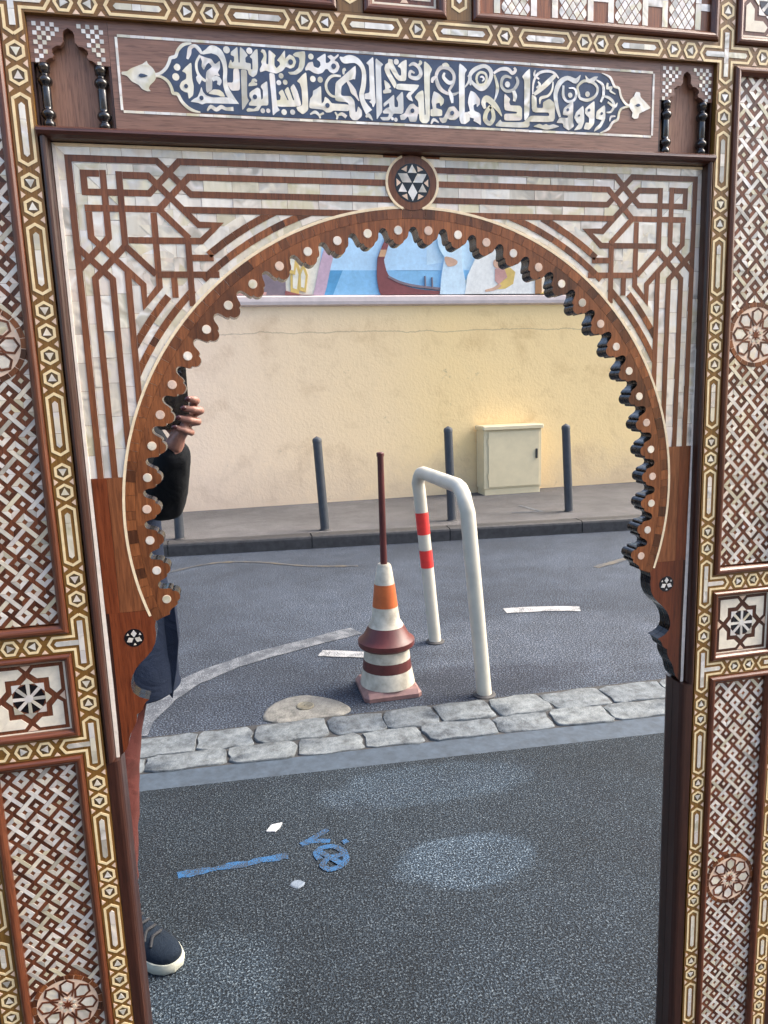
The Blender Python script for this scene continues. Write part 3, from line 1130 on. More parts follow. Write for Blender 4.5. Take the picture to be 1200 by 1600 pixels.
# the short upright bands between the upper panels
for x0, x1 in ((-96.5, -63.5), (49.5, 83.5)):
    ub = MB(); ub.poly(quad(x0, -640, x1, -471), YB, MIRROR_Y + 0.0095)
    ub = ub.build('border_band', 'amber', frame)
    cxm = (x0 + x1) / 2
    long_motif(ub, cxm, -570, -480)
    hex_motif(ub, cxm, -588)
put = _put
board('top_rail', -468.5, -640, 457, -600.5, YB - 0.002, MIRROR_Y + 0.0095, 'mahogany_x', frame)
for s in (-1, 1):
    mb = MB(); mb.poly(rsp(quad(min(s * 497, s * 619), -640, max(s * 497, s * 619), -600.5)), YB - 0.002, MIRROR_Y + 0.0095)
    mb.build('top_rail', 'mahogany_x', frame)
    mb = MB(); mb.poly(rsp(quad(min(s * 497, s * 619), 1280.5, max(s * 497, s * 619), 1751)), YB + 0.003, MIRROR_Y + 0.0095)
    mb.build('base_panel', 'mahogany', frame)
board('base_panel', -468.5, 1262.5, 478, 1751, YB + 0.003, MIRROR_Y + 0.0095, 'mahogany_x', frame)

# ---------------------------------------------------------------- lattice panels
YL = -0.0060
U = 5.38
SQ2 = math.sqrt(2)


def lattice_xy(i, j, ox, oy):
    return (ox + (i + j) / SQ2 * U, oy + (i - j) / SQ2 * U * 1.035)


def lattice_panel(x0, y0, x1, y1, ox, oy, holes, side):
    mb = MB()
    xs = rsp if side > 0 else (lambda q: q)
    mb.poly(xs(quad(x0 - 1, y0 - 1, x1 + 1, y1 + 1)), YL, MIRROR_Y + 0.0095)
    base = mb.build('lattice_panel', 'walnut', frame)
    pearls, woods = [], []
    g = 0.07

    def cellpoly(pts, mi, mj):
        return [lattice_xy(mi + a, mj + b, ox, oy) for a, b in pts]

    def ring(lst, mi, mj, arm):
        # mitred frame of four strips round a one-unit square; one strip runs on as an arm
        o, n_ = 1.5, 0.5
        q = [[(-o, -o), (o, -o), (n_, -n_), (-n_, -n_)], [(o, -o), (o, o), (n_, n_), (n_, -n_)], [(o, o), (-o, o), (-n_, n_), (n_, n_)], [(-o, o), (-o, -o), (-n_, -n_), (-n_, n_)]]
        if arm == 'i-':           # strip along j=-1 runs on in +i
            q[0] = [(-o, -o), (o + 3, -o), (o + 3, -n_), (-n_, -n_)]
            q[1] = [(o, -n_), (o, o), (n_, n_), (n_, -n_)]
        elif arm == 'j-':         # strip along i=-1 runs on in +j
            q[3] = [(-o, -o), (-n_, -n_), (-n_, o + 3), (-o, o + 3)]
            q[2] = [(o, o), (-n_, o), (-n_, n_), (n_, n_)]
        elif arm == 'j+':         # strip along i=+1 runs on in -j
            q[1] = [(o, o), (n_, n_), (n_, -o - 3), (o, -o - 3)]
            q[0] = [(-o, -o), (n_, -o), (n_, -n_), (-n_, -n_)]
        elif arm == 'i+':
            q[0] = [(-o, -o), (o + 3, -o), (o + 3, -n_), (-n_, -n_)]
            q[1] = [(o, -n_), (o, o), (n_, n_), (n_, -n_)]
        for pp in q:
            c = (sum(t[0] for t in pp) / 4, sum(t[1] for t in pp) / 4)
            pp = [(t[0] + (c[0] - t[0]) * 0.03, t[1] + (c[1] - t[1]) * 0.03) for t in pp]
            lst.append(cellpoly(pp, mi, mj))

    for a in range(-30, 60):
        for b in range(-60, 80):
            bi, bj = 4 * a + 6 * b, 4 * a - 6 * b
            cx, cy = lattice_xy(bi, bj, ox, oy)
            if cx < x0 - 60 or cx > x1 + 60 or cy < y0 - 70 or cy > y1 + 70:
                continue
            ring(pearls, bi, bj, 'i-')                      # pearl ring, arm to the lower right
            ring(pearls, bi + 6, bj - 2, 'j-')              # pearl ring, arm to the upper right
            ring(woods, bi + 3, bj + 1, None)
            ring(woods, bi + 3, bj - 3, 'i+')
            woods.append(cellpoly([(7.5, -3.5), (8.5, -3.5), (8.5, -0.5), (7.5, -0.5)], bi, bj))
            for c_, lst in (((3, 1), pearls), ((3, -3), pearls)):
                lst.append(cellpoly([(c_[0] - .46, c_[1] - .46), (c_[0] + .46, c_[1] - .46), (c_[0] + .46, c_[1] + .46), (c_[0] - .46, c_[1] + .46)], bi, bj))

    def keep(lst):
        out = []
        for q in lst:
            q = clip_rect(q, x0, y0, x1, y1)
            if len(q) < 3 or abs(area2(q)) < 2.0:
                continue
            c = (sum(t[0] for t in q) / len(q), sum(t[1] for t in q) / len(q))
            if any(math.hypot(c[0] - hx, c[1] - hy) < hr - 4 for hx, hy, hr in holes):
                continue
            out.append(xs(q))
        return out
    pearls, woods = keep(pearls), keep(woods)

    def in_view(q):
        c = Vector((sum(t[0] for t in q) / len(q), sum(t[1] for t in q) / len(q)))
        v = ROT @ Vector((c[0] * S - CAM.x, c[1] * S, 0.85))
        u, w = 600 + F_PX * v[0] / v[2], 800 + F_PX * v[1] / v[2]
        return -15 < u < 1215 and -15 < w < 1615
    pearls.sort(key=lambda q: (not in_view(q), -abs(area2(q))))
    rest = MB()
    for k, q in enumerate(pearls):
        if k < 300 and in_view(q):
            piece('pearl_strip', q, YL - 0.0006, YL + 0.001, 'pearl_lattice', base, 0.06)
        else:
            rest.poly(q, YL - 0.0006, YL + 0.001, 0, random.random(), None, (random.uniform(-.035, .035), random.uniform(-.035, .035)))
    r_ = rest.build('pearl_inlay', 'pearl_lattice', base, 'stuff')
    wd = MB()
    for q in woods:
        wd.poly(q, YL - 0.0003, YL + 0.001, 0, random.random())
    wd.build('wood_inlay', 'darkinlay', base, 'stuff')
    return base


def rosette(parent, cx, cy, r=49.0):
    def P_(name, pts, mat, lift, tilt=0.0):
        piece(name, rsp(pts), YL - lift, YL + 0.0005, mat, parent, tilt)
    P_('rosette_ground', circle(cx, cy, r - 1, 40), 'bone_pink', 0.0008)
    nb = 22
    for k in range(nb):
        a0, a1 = 2 * math.pi * k / nb, 2 * math.pi * (k + 1) / nb - 0.02
        arc = [(cx + rr * math.sin(a), cy - rr * math.cos(a)) for rr, aa in ((r, (a0, (a0 + a1) / 2, a1)), (r - 6.5, (a1, (a0 + a1) / 2, a0))) for a in aa]
        P_('wood_block', arc, 'block', 0.0012)
    for k in range(8):
        a = math.pi / 4 * k + 0.06
        er, et = (math.sin(a), -math.cos(a)), (math.cos(a), math.sin(a))

        def pt(rad, tan):
            return (cx + er[0] * rad + et[0] * tan, cy + er[1] * rad + et[1] * tan)
        pet = [pt(15.5, 0), pt(24, 8.6), pt(34.5, 9.2), pt(40.3, 0), pt(34.5, -9.2), pt(24, -8.6)]
        for q in ring_quads(pet, 2.7, True):
            P_('wood_line', q, 'darkinlay', 0.0013 + 0.00002 * k)
        c0 = pt(28.5, 0)
        P_('pearl_petal', [(c0[0] + (q[0] - c0[0]) * 0.80, c0[1] + (q[1] - c0[1]) * 0.80) for q in pet], 'pearl', 0.0011, 0.05)
        P_('wood_line', ring_quads([pt(24, 8.6), pt(13, 14.0 - 8.0), pt(5, -3)], 2.4)[0], 'darkinlay', 0.00145 + 0.00002 * k)
        b = a + math.pi / 8
        P_('pearl_lozenge', [(cx + rr * math.sin(t), cy - rr * math.cos(t)) for rr, t in ((7.0, b), (10.2, b + 0.26), (13.0, b), (10.2, b - 0.26))], 'pearl', 0.0014, 0.03)
    st = [(cx + rr * math.sin(math.pi * k / 8), cy - rr * math.cos(math.pi * k / 8)) for k in range(16) for rr in ((8.2 if k % 2 == 0 else 3.6),)]
    P_('wood_star', st, 'redwood', 0.0018)


def star_panel(cx, cy, hw, hh, fx=rsp):
    """square panel: eight-pointed star in bone, pearl and dark wood"""
    mb = MB()
    mb.poly(fx(quad(cx - hw - 6, cy - hh - 6, cx + hw + 6, cy + hh + 6)), YL, MIRROR_Y + 0.0095)
    base = mb.build('star_panel', 'darkinlay', frame)

    def P_(name, pts, mat, lift, tilt=0.0):
        piece(name, fx([(cx + q[0] * hw / 49, cy + q[1] * hh / 49) for q in pts]), YL - lift, YL + 0.001, mat, base, tilt)
    for q in ring_quads([(-48.5, -48.5), (48.5, -48.5), (48.5, 48.5), (-48.5, 48.5)], 3.4, True):
        P_('bone_strip', q, 'bone_pale', 0.0006)
    for sx in (-1, 1):
        for sy in (-1, 1):
            a = [(7, 42), (42, 42), (25.5, 25.5), (13.5, 25.5), (5.5, 33.5)]
            a = [(9.5, 41.5), (41.5, 41.5), (27.5, 27.5), (13, 27.5), (4.6, 35.2)]
            P_('bone_plate', [(sx * q[0], sy * q[1]) for q in a], 'bone_pale', 0.0006, 0.01)
            P_('bone_plate', [(sx * q[1], sy * q[0]) for q in a], 'bone_pale', 0.0006, 0.01)
    for k in range(4):
        c_, s_ = math.cos(math.pi / 2 * k), math.sin(math.pi / 2 * k)
        rot = lambda q: (q[0] * c_ - q[1] * s_, q[0] * s_ + q[1] * c_)
        P_('bone_triangle', [rot(q) for q in ((-6.5, -45.5), (6.5, -45.5), (0, -38.5))], 'bone_pink', 0.0006)
    R0 = 31.0
    for k in range(8):
        a = math.pi / 4 * k
        er, et = (math.sin(a), -math.cos(a)), (math.cos(a), math.sin(a))
        pt = lambda rad, tan: (er[0] * rad + et[0] * tan, er[1] * rad + et[1] * tan)
        P_('pearl_triangle', [pt(20.6, -8.2), pt(28.6, 0), pt(20.6, 8.2)], 'pearl_lattice', 0.0006, 0.03)
        P_('pearl_ray', [pt(4.5, -1.9), pt(20.3, -2.3), pt(20.3, 2.3), pt(4.5, 1.9)], 'pearl_lattice', 0.0008, 0.03)
        b = a + math.pi / 8
        er2 = (math.sin(b), -math.cos(b))
        et2 = (math.cos(b), math.sin(b))
        P_('ebony_wedge', [(er2[0] * rad + et2[0] * tan, er2[1] * rad + et2[1] * tan) for rad, tan in ((5.5, 0), (19.5, -5.2), (19.5, 5.2))], 'ebony', 0.0003)
    P_('pearl_hub', circle(0, 0, 5.0, 10), 'pearl_lattice', 0.001)
    return base


for s in (-1, 1):
    lo, hi = (509, 607)
    x0, x1 = (s * hi, s * lo) if s < 0 else (lo, hi)
    fr = [q for q in ((s * 558, -65, 49), (s * 558, 887, 49))]
    ph = (-566.6, 539.5) if s < 0 else (553.0, 548.0)
    up = lattice_panel(x0, -431, x1, 302, ph[0], ph[1], fr, s)
    low = lattice_panel(x0, 509, x1, 1253, ph[0], ph[1], fr, s)
    rosette(up, s * 558, -65)
    rosette(low, s * 558, 887)
    star_panel(s * 558, 405, 49.5, 50.5)
    star_panel(s * 558, -535, 49.5, 50.5)
    for (ya, yb_, w) in ((-443.2, 316.7, 12.2), (492.9, 1252.2, 12.2), (344.4, 465.2, 10.5), (-600, -470.8, 12)):
        a, b, c_, d = rsp(quad(min(s * 496.8, s * 619.2), ya, max(s * 496.8, s * 619.2), yb_))
        moulding('moulding', a, b, w, -0.0145, YL + 0.002, 'moulding_wood_x', frame, -1, (1, 1))
        moulding('moulding', b, c_, w, -0.0145, YL + 0.002, 'moulding_wood', frame, -1, (1, 1))
        moulding('moulding', c_, d, w, -0.0145, YL + 0.002, 'moulding_wood_x', frame, -1, (1, 1))
        moulding('moulding', d, a, w, -0.0145, YL + 0.002, 'moulding_wood', frame, -1, (1, 1))


# ---------------------------------------------------------------- upper panels
def checker_panel(x0, x1):
    pb = board('upper_panel', x0 + 9, -592, x1 - 9, -480, YL, MIRROR_Y + 0.0095, 'walnut', frame)
    x = x0 + 43
    k = 0
    while x < x1 - 20:
        # diamond chequer column
        for r_ in range(0, 14):
            for c_ in range(-3, 4):
                if (r_ + c_) % 2:
                    continue
                cx, cy = x + 21 + c_ * 5.6, -487 - r_ * 7.6
                q = clip_rect([(cx, cy - 6.6), (cx + 4.9, cy), (cx, cy + 6.6), (cx - 4.9, cy)], x + 1, -588, x + 41, -486)
                if len(q) > 2 and abs(area2(q)) > 8:
                    piece('pearl_diamond', q, YL - 0.0006, YL + 0.001, 'pearl', pb, 0.03)
        x += 84
    x = x0 + 2
    while x < x1 - 10:
        for bx in (x, x + 31):
            if bx > x0 + 9 and bx + 9 < x1 - 8:
                for ya, yb_ in ((-588, -552), (-551.4, -520), (-519.4, -486)):
                    piece('pearl_bar', quad(bx, ya, bx + 8.6, yb_), YL - 0.0006, YL + 0.001, 'pearl', pb, 0.012)
        if x > x0 + 2:
            piece('pearl_bar', quad(x + 8.8, -520, x + 30.8, -511), YL - 0.0006, YL + 0.001, 'pearl', pb, 0.012)
        x += 84
    frame_mould(x0 + 0.3, -600, x1 - 0.3, -471, 12, -0.0145, YL + 0.002, frame)


checker_panel(84, 457)
checker_panel(-468, -97)
star_panel(-7, -535, 42, 50, lambda q: q)
frame_mould(-63.2, -600, 49.2, -471, 12, -0.0145, YL + 0.002, frame)

# ---------------------------------------------------------------- mouldings round the arch
PR = [(0, MIRROR_Y + 0.0005), (0, -0.0045), (0.06, -0.0085), (0.22, -0.0118), (0.45, -0.0130), (0.68, -0.0122), (0.86, -0.0100), (0.96, -0.0065), (1.0, 0.0), (1.0, MIRROR_Y + 0.0005)]
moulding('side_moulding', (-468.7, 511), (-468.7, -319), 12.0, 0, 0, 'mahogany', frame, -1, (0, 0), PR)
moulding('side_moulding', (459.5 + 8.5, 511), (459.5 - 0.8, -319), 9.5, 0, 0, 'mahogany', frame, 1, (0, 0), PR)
PL = [(0, MIRROR_Y + 0.0005), (0, -0.0080), (0.10, -0.0125), (0.30, -0.0160), (0.52, -0.0165), (0.76, -0.0145), (0.92, -0.0100), (1.0, -0.0030), (1.0, MIRROR_Y + 0.0005)]
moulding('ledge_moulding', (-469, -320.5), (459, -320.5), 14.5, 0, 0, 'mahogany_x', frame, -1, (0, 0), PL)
PJ = [(0, MIRROR_Y - 0.0003), (0, -0.0095), (0.06, -0.0101), (0.62, -0.0101), (0.80, -0.0094), (0.92, -0.0072), (1.0, -0.0030), (1.0, MIRROR_Y - 0.0003)]
moulding('jamb', (-468.8, 1262), (-468.8, 511.5), 19.0, 0, 0, 'mahogany', frame, -1, (0, 0), PJ)
moulding('jamb', (476.5, 1262), (467.8, 511.5), 21.0, 0, 0, 'mahogany', frame, 1, (0, 0), PJ)

# ---------------------------------------------------------------- arch board
CY = 175.0
NL, STEP = 17, 6.46
LOBE = [(0.0, 366.0), (0.08, 366.5), (0.14, 368.2), (0.18, 370.8), (0.20, 373.6), (0.23, 373.0), (0.27, 373.4), (0.30, 375.0), (0.325, 377.6), (0.34, 380.6), (0.36, 383.6), (0.39, 386.4), (0.43, 388.2), (0.5, 389.2)]


def pol(r, th):
    return (r * math.sin(R(th)), CY - r * math.cos(R(th)))


def lobe_pts(c):
    lo = [(c - f * STEP, r) for f, r in LOBE[::-1]]
    hi = [(c + f * STEP, r) for f, r in LOBE[1:]]
    return lo + hi


lobes = [(-STEP / 2 - STEP * (NL - 1)) + STEP * k for k in range(2 * NL)]
END = lobes[-1] + STEP / 2
scallop = []
for c_ in lobes:
    q = lobe_pts(c_)
    scallop += [pol(r, t) for t, r in (q if not scallop else q[1:])]
CORB = [(385.5, 313), (387.6, 322), (387.0, 333), (389.0, 346), (394.5, 357), (402.0, 365.5), (411, 373.5), (418.5, 382), (423.5, 391), (426.3, 400), (426.8, 409), (424.5, 417), (418, 423.5), (411, 427), (404.5, 429.5), (409, 432.5), (412, 437), (414.3, 443), (418, 447), (423.2, 450), (423.4, 456), (425, 462), (429, 470), (433.4, 477), (436, 484), (437.6, 491), (441, 500), (446.5, 506.5), (455.8, 511)]
endp = [pol(389.2, END), pol(400, END + 0.1), pol(409, END + 0.2)]
right_edge = endp + CORB
left_edge = [(-x, y) for x, y in right_edge]
outline = [(-456, -305)] + left_edge[::-1] + scallop[1:-1] + right_edge + [(456, -305)]
mb = MB()
mb.poly(outline, 0.001, MIRROR_Y - 0.0003, 0, 0, 1)
arch = mb.build('arch_board', ['walnut', 'edge_lacquer'], frame)

YT, YS, YA = 0.0005, 0.0, -0.0004            # tile, strap and arch-band fronts


def mirror_pts(pts, s):
    """corner coordinates (p from the side, q from the top) to design coordinates"""
    return [(-456 + a, -305 + b) for a, b in pts] if s < 0 else [(456 - a, -305 + b) for a, b in pts]


def arch_clip(pts, rad):
    c = (sum(q[0] for q in pts) / len(pts), sum(q[1] for q in pts) / len(pts))
    vx, vy = c[0], c[1] - CY
    ln_ = math.hypot(vx, vy)
    return clip(pts, vx / ln_, vy / ln_, rad + (vy / ln_) * CY)


def tile(pts, s, lv=0.0, name='pearl_tile', mat='pearl', rad=401):
    q = mirror_pts(pts, s)
    q = arch_clip(q, rad)
    if len(q) < 3 or abs(area2(q)) < 8:
        return
    piece(name, q, YT - lv, 0.0012, mat, arch, 0.035)


ROWS = [2.5, 13.0, 22.0, 35.0, 56.0, 75.0, 94.0, 113.0, 134.0, 155.0, 185.0, 215, 250]
for s in (-1, 1):
    for horizontal in (True, False):
        lim = 456 if horizontal else 416
        for a, b in zip(ROWS, ROWS[1:]):
            x = a
            while x < lim:
                big = a >= 113
                ln_ = random.uniform(30, 46) if not (75 <= a < 155) else random.uniform(24, 36)
                x1 = min(lim, x + ln_)
                if lim - x1 < 12:
                    x1 = lim
                q = [(x + 0.2, a + 0.2), (x1 - 0.2, a + 0.2), (x1 - 0.2, b - 0.2), (x + 0.2, b - 0.2)]
                q = clip(q, 1, -1, 0.2)
                if not horizontal:
                    q = [(t[1], t[0]) for t in q]
                if len(q) > 2:
                    tile(q, s)
                x = x1
    # plates and slanting channels of the corner knot
    for tr in (False, True):
        T_ = (lambda pts: [(q[1], q[0]) for q in pts]) if tr else (lambda pts: pts)
        for a, b in ((0.06, 0.58), (0.6, 0.96)):
            p0, p1 = (131, 71), (170, 110)
            A = (p0[0] + (p1[0] - p0[0]) * a, p0[1] + (p1[1] - p0[1]) * a)
            B = (p0[0] + (p1[0] - p0[0]) * b, p0[1] + (p1[1] - p0[1]) * b)
            w = 7.6
            tile(T_([(A[0] - w / 1.4, A[1] + w / 1.4), (A[0] + w / 1.4, A[1] - w / 1.4), (B[0] + w / 1.4, B[1] - w / 1.4), (B[0] - w / 1.4, B[1] + w / 1.4)]), s, 0.00012)
        tile(T_([(117, 80), (117, 110), (150, 110)]), s, 0.00010)
        tile(T_([(79, 79), (109, 79), (109, 109), (79, 109)]) if not tr else T_([(117, 117), (150, 117), (150, 134), (117, 134)]), s, 0.00014)
    tile([(117, 134.4), (133, 134.4), (133, 152), (117, 152)], s, 0.00014)
    tile([(133.4, 134.4), (150, 134.4), (150, 152), (133.4, 152)], s, 0.00014)
    # straps, named by where they run
    E1 = 456.0
    straps = [
        [(17, 150), (17, 17), (122, 17), (161, 56), (E1, 56)],
        [(E1, 17), (149, 17), (110, 56), (33, 56), (33, 34), (51.6, 34)],
        [(56, 29.7), (56, 110), (17, 149), (17, 416)],
        [(E1, 35), (160, 35), (120, 75), (30.7, 75)],
        [(35, 79.4), (35, 110), (93, 168), (93, 192), (113, 170), (113, 79.5)],
        [(35, 416), (35, 160), (75, 120), (75, 30.7)],
        [(79.4, 35), (110, 35), (168, 93), (192, 93), (170, 113), (79.5, 113)],
        [(17, 122), (56, 161), (56, 416)],
        [(150, 75), (E1, 75)],
        [(75, 150), (75, 330)],
        [(120, 75), (155, 110)],
        [(75, 120), (110, 155)],
        [(113, 155), (190, 155)],
        [(153, 113), (153, 195)],
        [(157, 134), (184, 134)],
        [(132, 159), (132, 184)],
    ]
    for k, ln_ in enumerate(straps):
        pts = mirror_pts(ln_, s)
        # stop where the arch band begins
        out = []
        for a, b in zip(pts, pts[1:]):
            out.append(a)
            steps = 60
            hit = None
            for t in range(steps + 1):
                x, y = a[0] + (b[0] - a[0]) * t / steps, a[1] + (b[1] - a[1]) * t / steps
                if math.hypot(x, y - CY) < 408 or (s * x < 25 and abs(y + 271) < 40 and False):
                    hit = (x, y)
                    break
            if hit:
                out.append(hit)
                break
        else:
            out.append(pts[-1])
        if len(out) > 1 and math.hypot(out[0][0] - out[1][0], out[0][1] - out[1][1]) > 0.5:
            strap_piece('wood_strap', out, 7.9, YS - 0.00003 * k, 0.0012, 'strap', arch)

    # rings of tiles and wood that follow the arch
    def ring_piece(name, r0, r1, t0, t1, mat, lv, tilt=0.02):
        kk = max(1, int((t1 - t0) / 2.0))
        pts = [pol(r1, s * (t0 + (t1 - t0) * j / kk)) for j in range(kk + 1)] + [pol(r0, s * (t1 - (t1 - t0) * j / kk)) for j in range(kk + 1)]
        yl = -305 + 79.4
        pts = clip(pts, 0, 1, yl)
        pts = clip(pts, -s, 0, -(456 - 79.4)) if pts else pts
        if len(pts) > 2 and abs(area2(pts)) > 8:
            piece(name, pts, lv, 0.0012, mat, arch, tilt)
    for r0, r1, spans in ((417, 424.6, ((11, 82),)), (433.3, 442.2, ((17, 64),)), (451.8, 463, ((22, 40), (47, 60)))):
        for t0, t1 in spans:
            t = t0
            while t < t1:
                d = random.uniform(3.6, 5.6)
                ring_piece('pearl_tile', r0, r1, t + 0.04, min(t1, t + d) - 0.04, 'pearl', YT - 0.0002)
                t += d
    for r0, r1, spans in ((424.6, 433.3, ((17, 42.0), (44.5, 66))), (442.2, 451.2, ((20, 38.5), (48.2, 62)))):
        for t0, t1 in spans:
            t = t0
            while t < t1:
                d = random.uniform(1.3, 3.0)
                ring_piece('wood_block', r0, r1, t + 0.02, min(t1, t + d) - 0.02, 'block', YS - 0.00042, 0.0)
                t += d
    # plain planks beside the foot of the arch
    arcpts = [pol(415.5, s * t) for t in [84 + (105.5 - 84) * j / 14 for j in range(15)]]
    yt, yb_ = 111, 298
    arc_in = [q for q in arcpts if yt < q[1] < yb_]
    xm = s * 431.5
    piece('plank', [(s * 450, yt), (xm + s * 0.15, yt), (xm + s * 0.15, yb_), (s * 450, yb_)], YS - 0.0005, 0.0012, 'redwood', arch)
    piece('plank', [(xm - s * 0.15, yt), (s * 409, yt)] + arc_in + [(s * 397, yb_), (xm - s * 0.15, yb_)], YS - 0.0005, 0.0012, 'walnut', arch)
    # corbel at the foot of the arch
    cp = [(s * 446, 298), (s * 392.5, 298.5)] + [(s * x, y) for x, y in endp[2:] + CORB[:-2]] + [(s * 446, 505.7)]
    cb = MB(); cb.poly(cp, YA, 0.0012, 0, 0, 1)
    cb = cb.build('corbel', ['redwood', 'edge_lacquer'], arch)
    piece('edging_strip', [(s * 446.3, 298.3), (s * 450.4, 298.3), (s * 450.4, 508), (s * 446.3, 506)], YS - 0.0003, 0.0012, 'mahogany', arch)
    mx, my = s * 416.5, 336
    piece('ebony_disc', circle(mx, my, 13.0, 22), YA - 0.0003, 0.0005, 'ebony', arch)
    for kk, (dx, dy) in enumerate(((0, -5.2), (5.0, 2.6), (-5.0, 2.6))):
        ax = math.atan2(dx, -dy)
        er, et = (math.sin(ax), -math.cos(ax)), (math.cos(ax), math.sin(ax))
        piece('pearl_lozenge', [(mx + er[0] * a + et[0] * b, my + er[1] * a + et[1] * b) for a, b in ((0.8, 0), (6.0, 3.9), (11.4, 0), (6.0, -3.9))], YA - 0.0006, 0.0, 'pearl', arch, 0.02)
        ax += math.pi / 3
        er, et = (math.sin(ax), -math.cos(ax)), (math.cos(ax), math.sin(ax))
        piece('pearl_triangle', [(mx + er[0] * a + et[0] * b, my + er[1] * a + et[1] * b) for a, b in ((7.4, 0), (10.4, 1.9), (10.4, -1.9))], YA - 0.0006, 0.0, 'pearl', arch, 0.02)
    # white stringing at the side
    ys = [-305, -180, -60, 70, 190, 300, 400, 470, 511]
    wl = [4.2, 4.2, 3.6, 4.0, 4.6, 5.2, 6.0, 5.6, 4.4]
    for a, b, w0, w1 in zip(ys, ys[1:], wl, wl[1:]):
        piece('white_string', [(s * 456, a), (s * 456, b), (s * (456 - w1), b), (s * (456 - w0), a + (w0 if a == -305 else 0))], YS - 0.0004, 0.0012, 'white_string', arch)
for a, b in ((-451.5, -260), (-260, -40), (40, 240), (240, 451.5)):
    piece('cream_string', [(a - (4.3 if a < -450 else 0), -305), (b + (4.3 if b > 450 else 0), -305), (b, -301.6), (a, -301.6)], YS - 0.0004, 0.0012, 'cream_string', arch)

# arch band: carved lobes, a ring of small blocks, cream line, pearl discs
for c_ in lobes:
    low = [pol(r, t) for t, r in lobe_pts(c_)]
    top = [pol(399.2, c_ + STEP / 2 - STEP * j / 4) for j in range(5)]
    mb = MB(); mb.poly(low + top, YA, 0.0012, 0, 0, 1)
    mb.build('lobe', ['block', 'edge_lacquer'], arch)
    d = pol(384.5, c_)
    piece('pearl_disc', circle(d[0], d[1], 5.4, 18), YA - 0.0005, 0.0, random.choice(('pearl', 'pearl', 'disc_pink')), arch, 0.03)
    piece('disc_rim', circle(d[0], d[1], 6.0, 18), YA - 0.0002, 0.0, 'bone_pink', arch)
t = -END
while t < END - 0.3:
    d = random.uniform(1.5, 3.1)
    t1 = min(END, t + d)
    if END - t1 < 0.8:
        t1 = END
    piece('wood_block', [pol(411.8, t + .03), pol(412.0, (t + t1) / 2), pol(411.8, t1 - .03), pol(399.5, t1 - .03), pol(399.4, (t + t1) / 2), pol(399.5, t + .03)], YA - 0.0001, 0.0012, 'block', arch)
    t = t1
for j in range(24):
    t0, t1 = -108.6 + 217.2 * j / 24, -108.6 + 217.2 * (j + 1) / 24
    pts = [pol(415.8, t0 + (t1 - t0) * i / 5) for i in range(6)] + [pol(412.3, t1 - (t1 - t0) * i / 5) for i in range(6)]
    piece('cream_string', pts, YA - 0.0003, 0.0012, 'cream_string', arch)
# round medallion over the crown
md = piece('medallion', circle(0, -270.5, 35.2, 48), YA - 0.0007, 0.0012, 'walnut', arch)
for j in range(16):
    t0, t1 = 2 * math.pi * j / 16, 2 * math.pi * (j + 1) / 16
    if abs(math.cos((t0 + t1) / 2)) > 0.93:
        continue
    pts = [(37.6 * math.sin(a), -270.5 - 37.6 * math.cos(a)) for a in [t0 + (t1 - t0) * i / 4 for i in range(5)]] + [(34.4 * math.sin(a), -270.5 - 34.4 * math.cos(a)) for a in [t1 - (t1 - t0) * i / 4 for i in range(5)]]
    piece('cream_string', pts, YA - 0.001, 0.0012, 'cream_string', md)
piece('ebony_disc', circle(0, -270.5, 25.0, 36), YA - 0.0009, 0.0, 'ebony', md)
for k in range(6):
    a = math.pi / 3 * k
    er, et = (math.sin(a), -math.cos(a)), (math.cos(a), math.sin(a))
    P6 = lambda rad, tan: (er[0] * rad + et[0] * tan, -270.5 + er[1] * rad + et[1] * tan)
    if k % 2:
        piece('pearl_lozenge', [P6(1.0, 0), P6(12.2, 6.6), P6(23.4, 0), P6(12.2, -6.6)], YA - 0.0013, 0.0, 'pearl', md, 0.03)
    else:
        piece('pearl_triangle', [P6(12.8, 6.4), P6(23.4, 0), P6(12.8, -6.4)], YA - 0.0013, 0.0, 'pearl', md, 0.03)
    a += math.pi / 6
    er, et = (math.sin(a), -math.cos(a)), (math.cos(a), math.sin(a))
    piece('pearl_triangle', [P6(16.2, 0), P6(22.4, 5.0), P6(22.4, -5.0)], YA - 0.0013, 0.0, 'bone_pink', md, 0.03)

# ---------------------------------------------------------------- niches with turned columns
def lathe(prof, cx, cy0, yc, k=16):
    """prof: (design y, radius in design units), vertical axis"""
    mb = MB()
    vs_ = []
    for y, r in prof:
        for i in range(k):
            a = 2 * math.pi * i / k
            vs_.append(Vector(((cx + r * math.cos(a)) * S, yc + r * S * math.sin(a), 1.5 - (cy0 + y) * S)))
    fs = [[j * k + i, j * k + (i + 1) % k, (j + 1) * k + (i + 1) % k, (j + 1) * k + i] for j in range(len(prof) - 1) for i in range(k)]
    fs += [list(range(k)), [(len(prof) - 1) * k + i for i in range(k)]]
    mb.add(vs_, fs)
    return mb


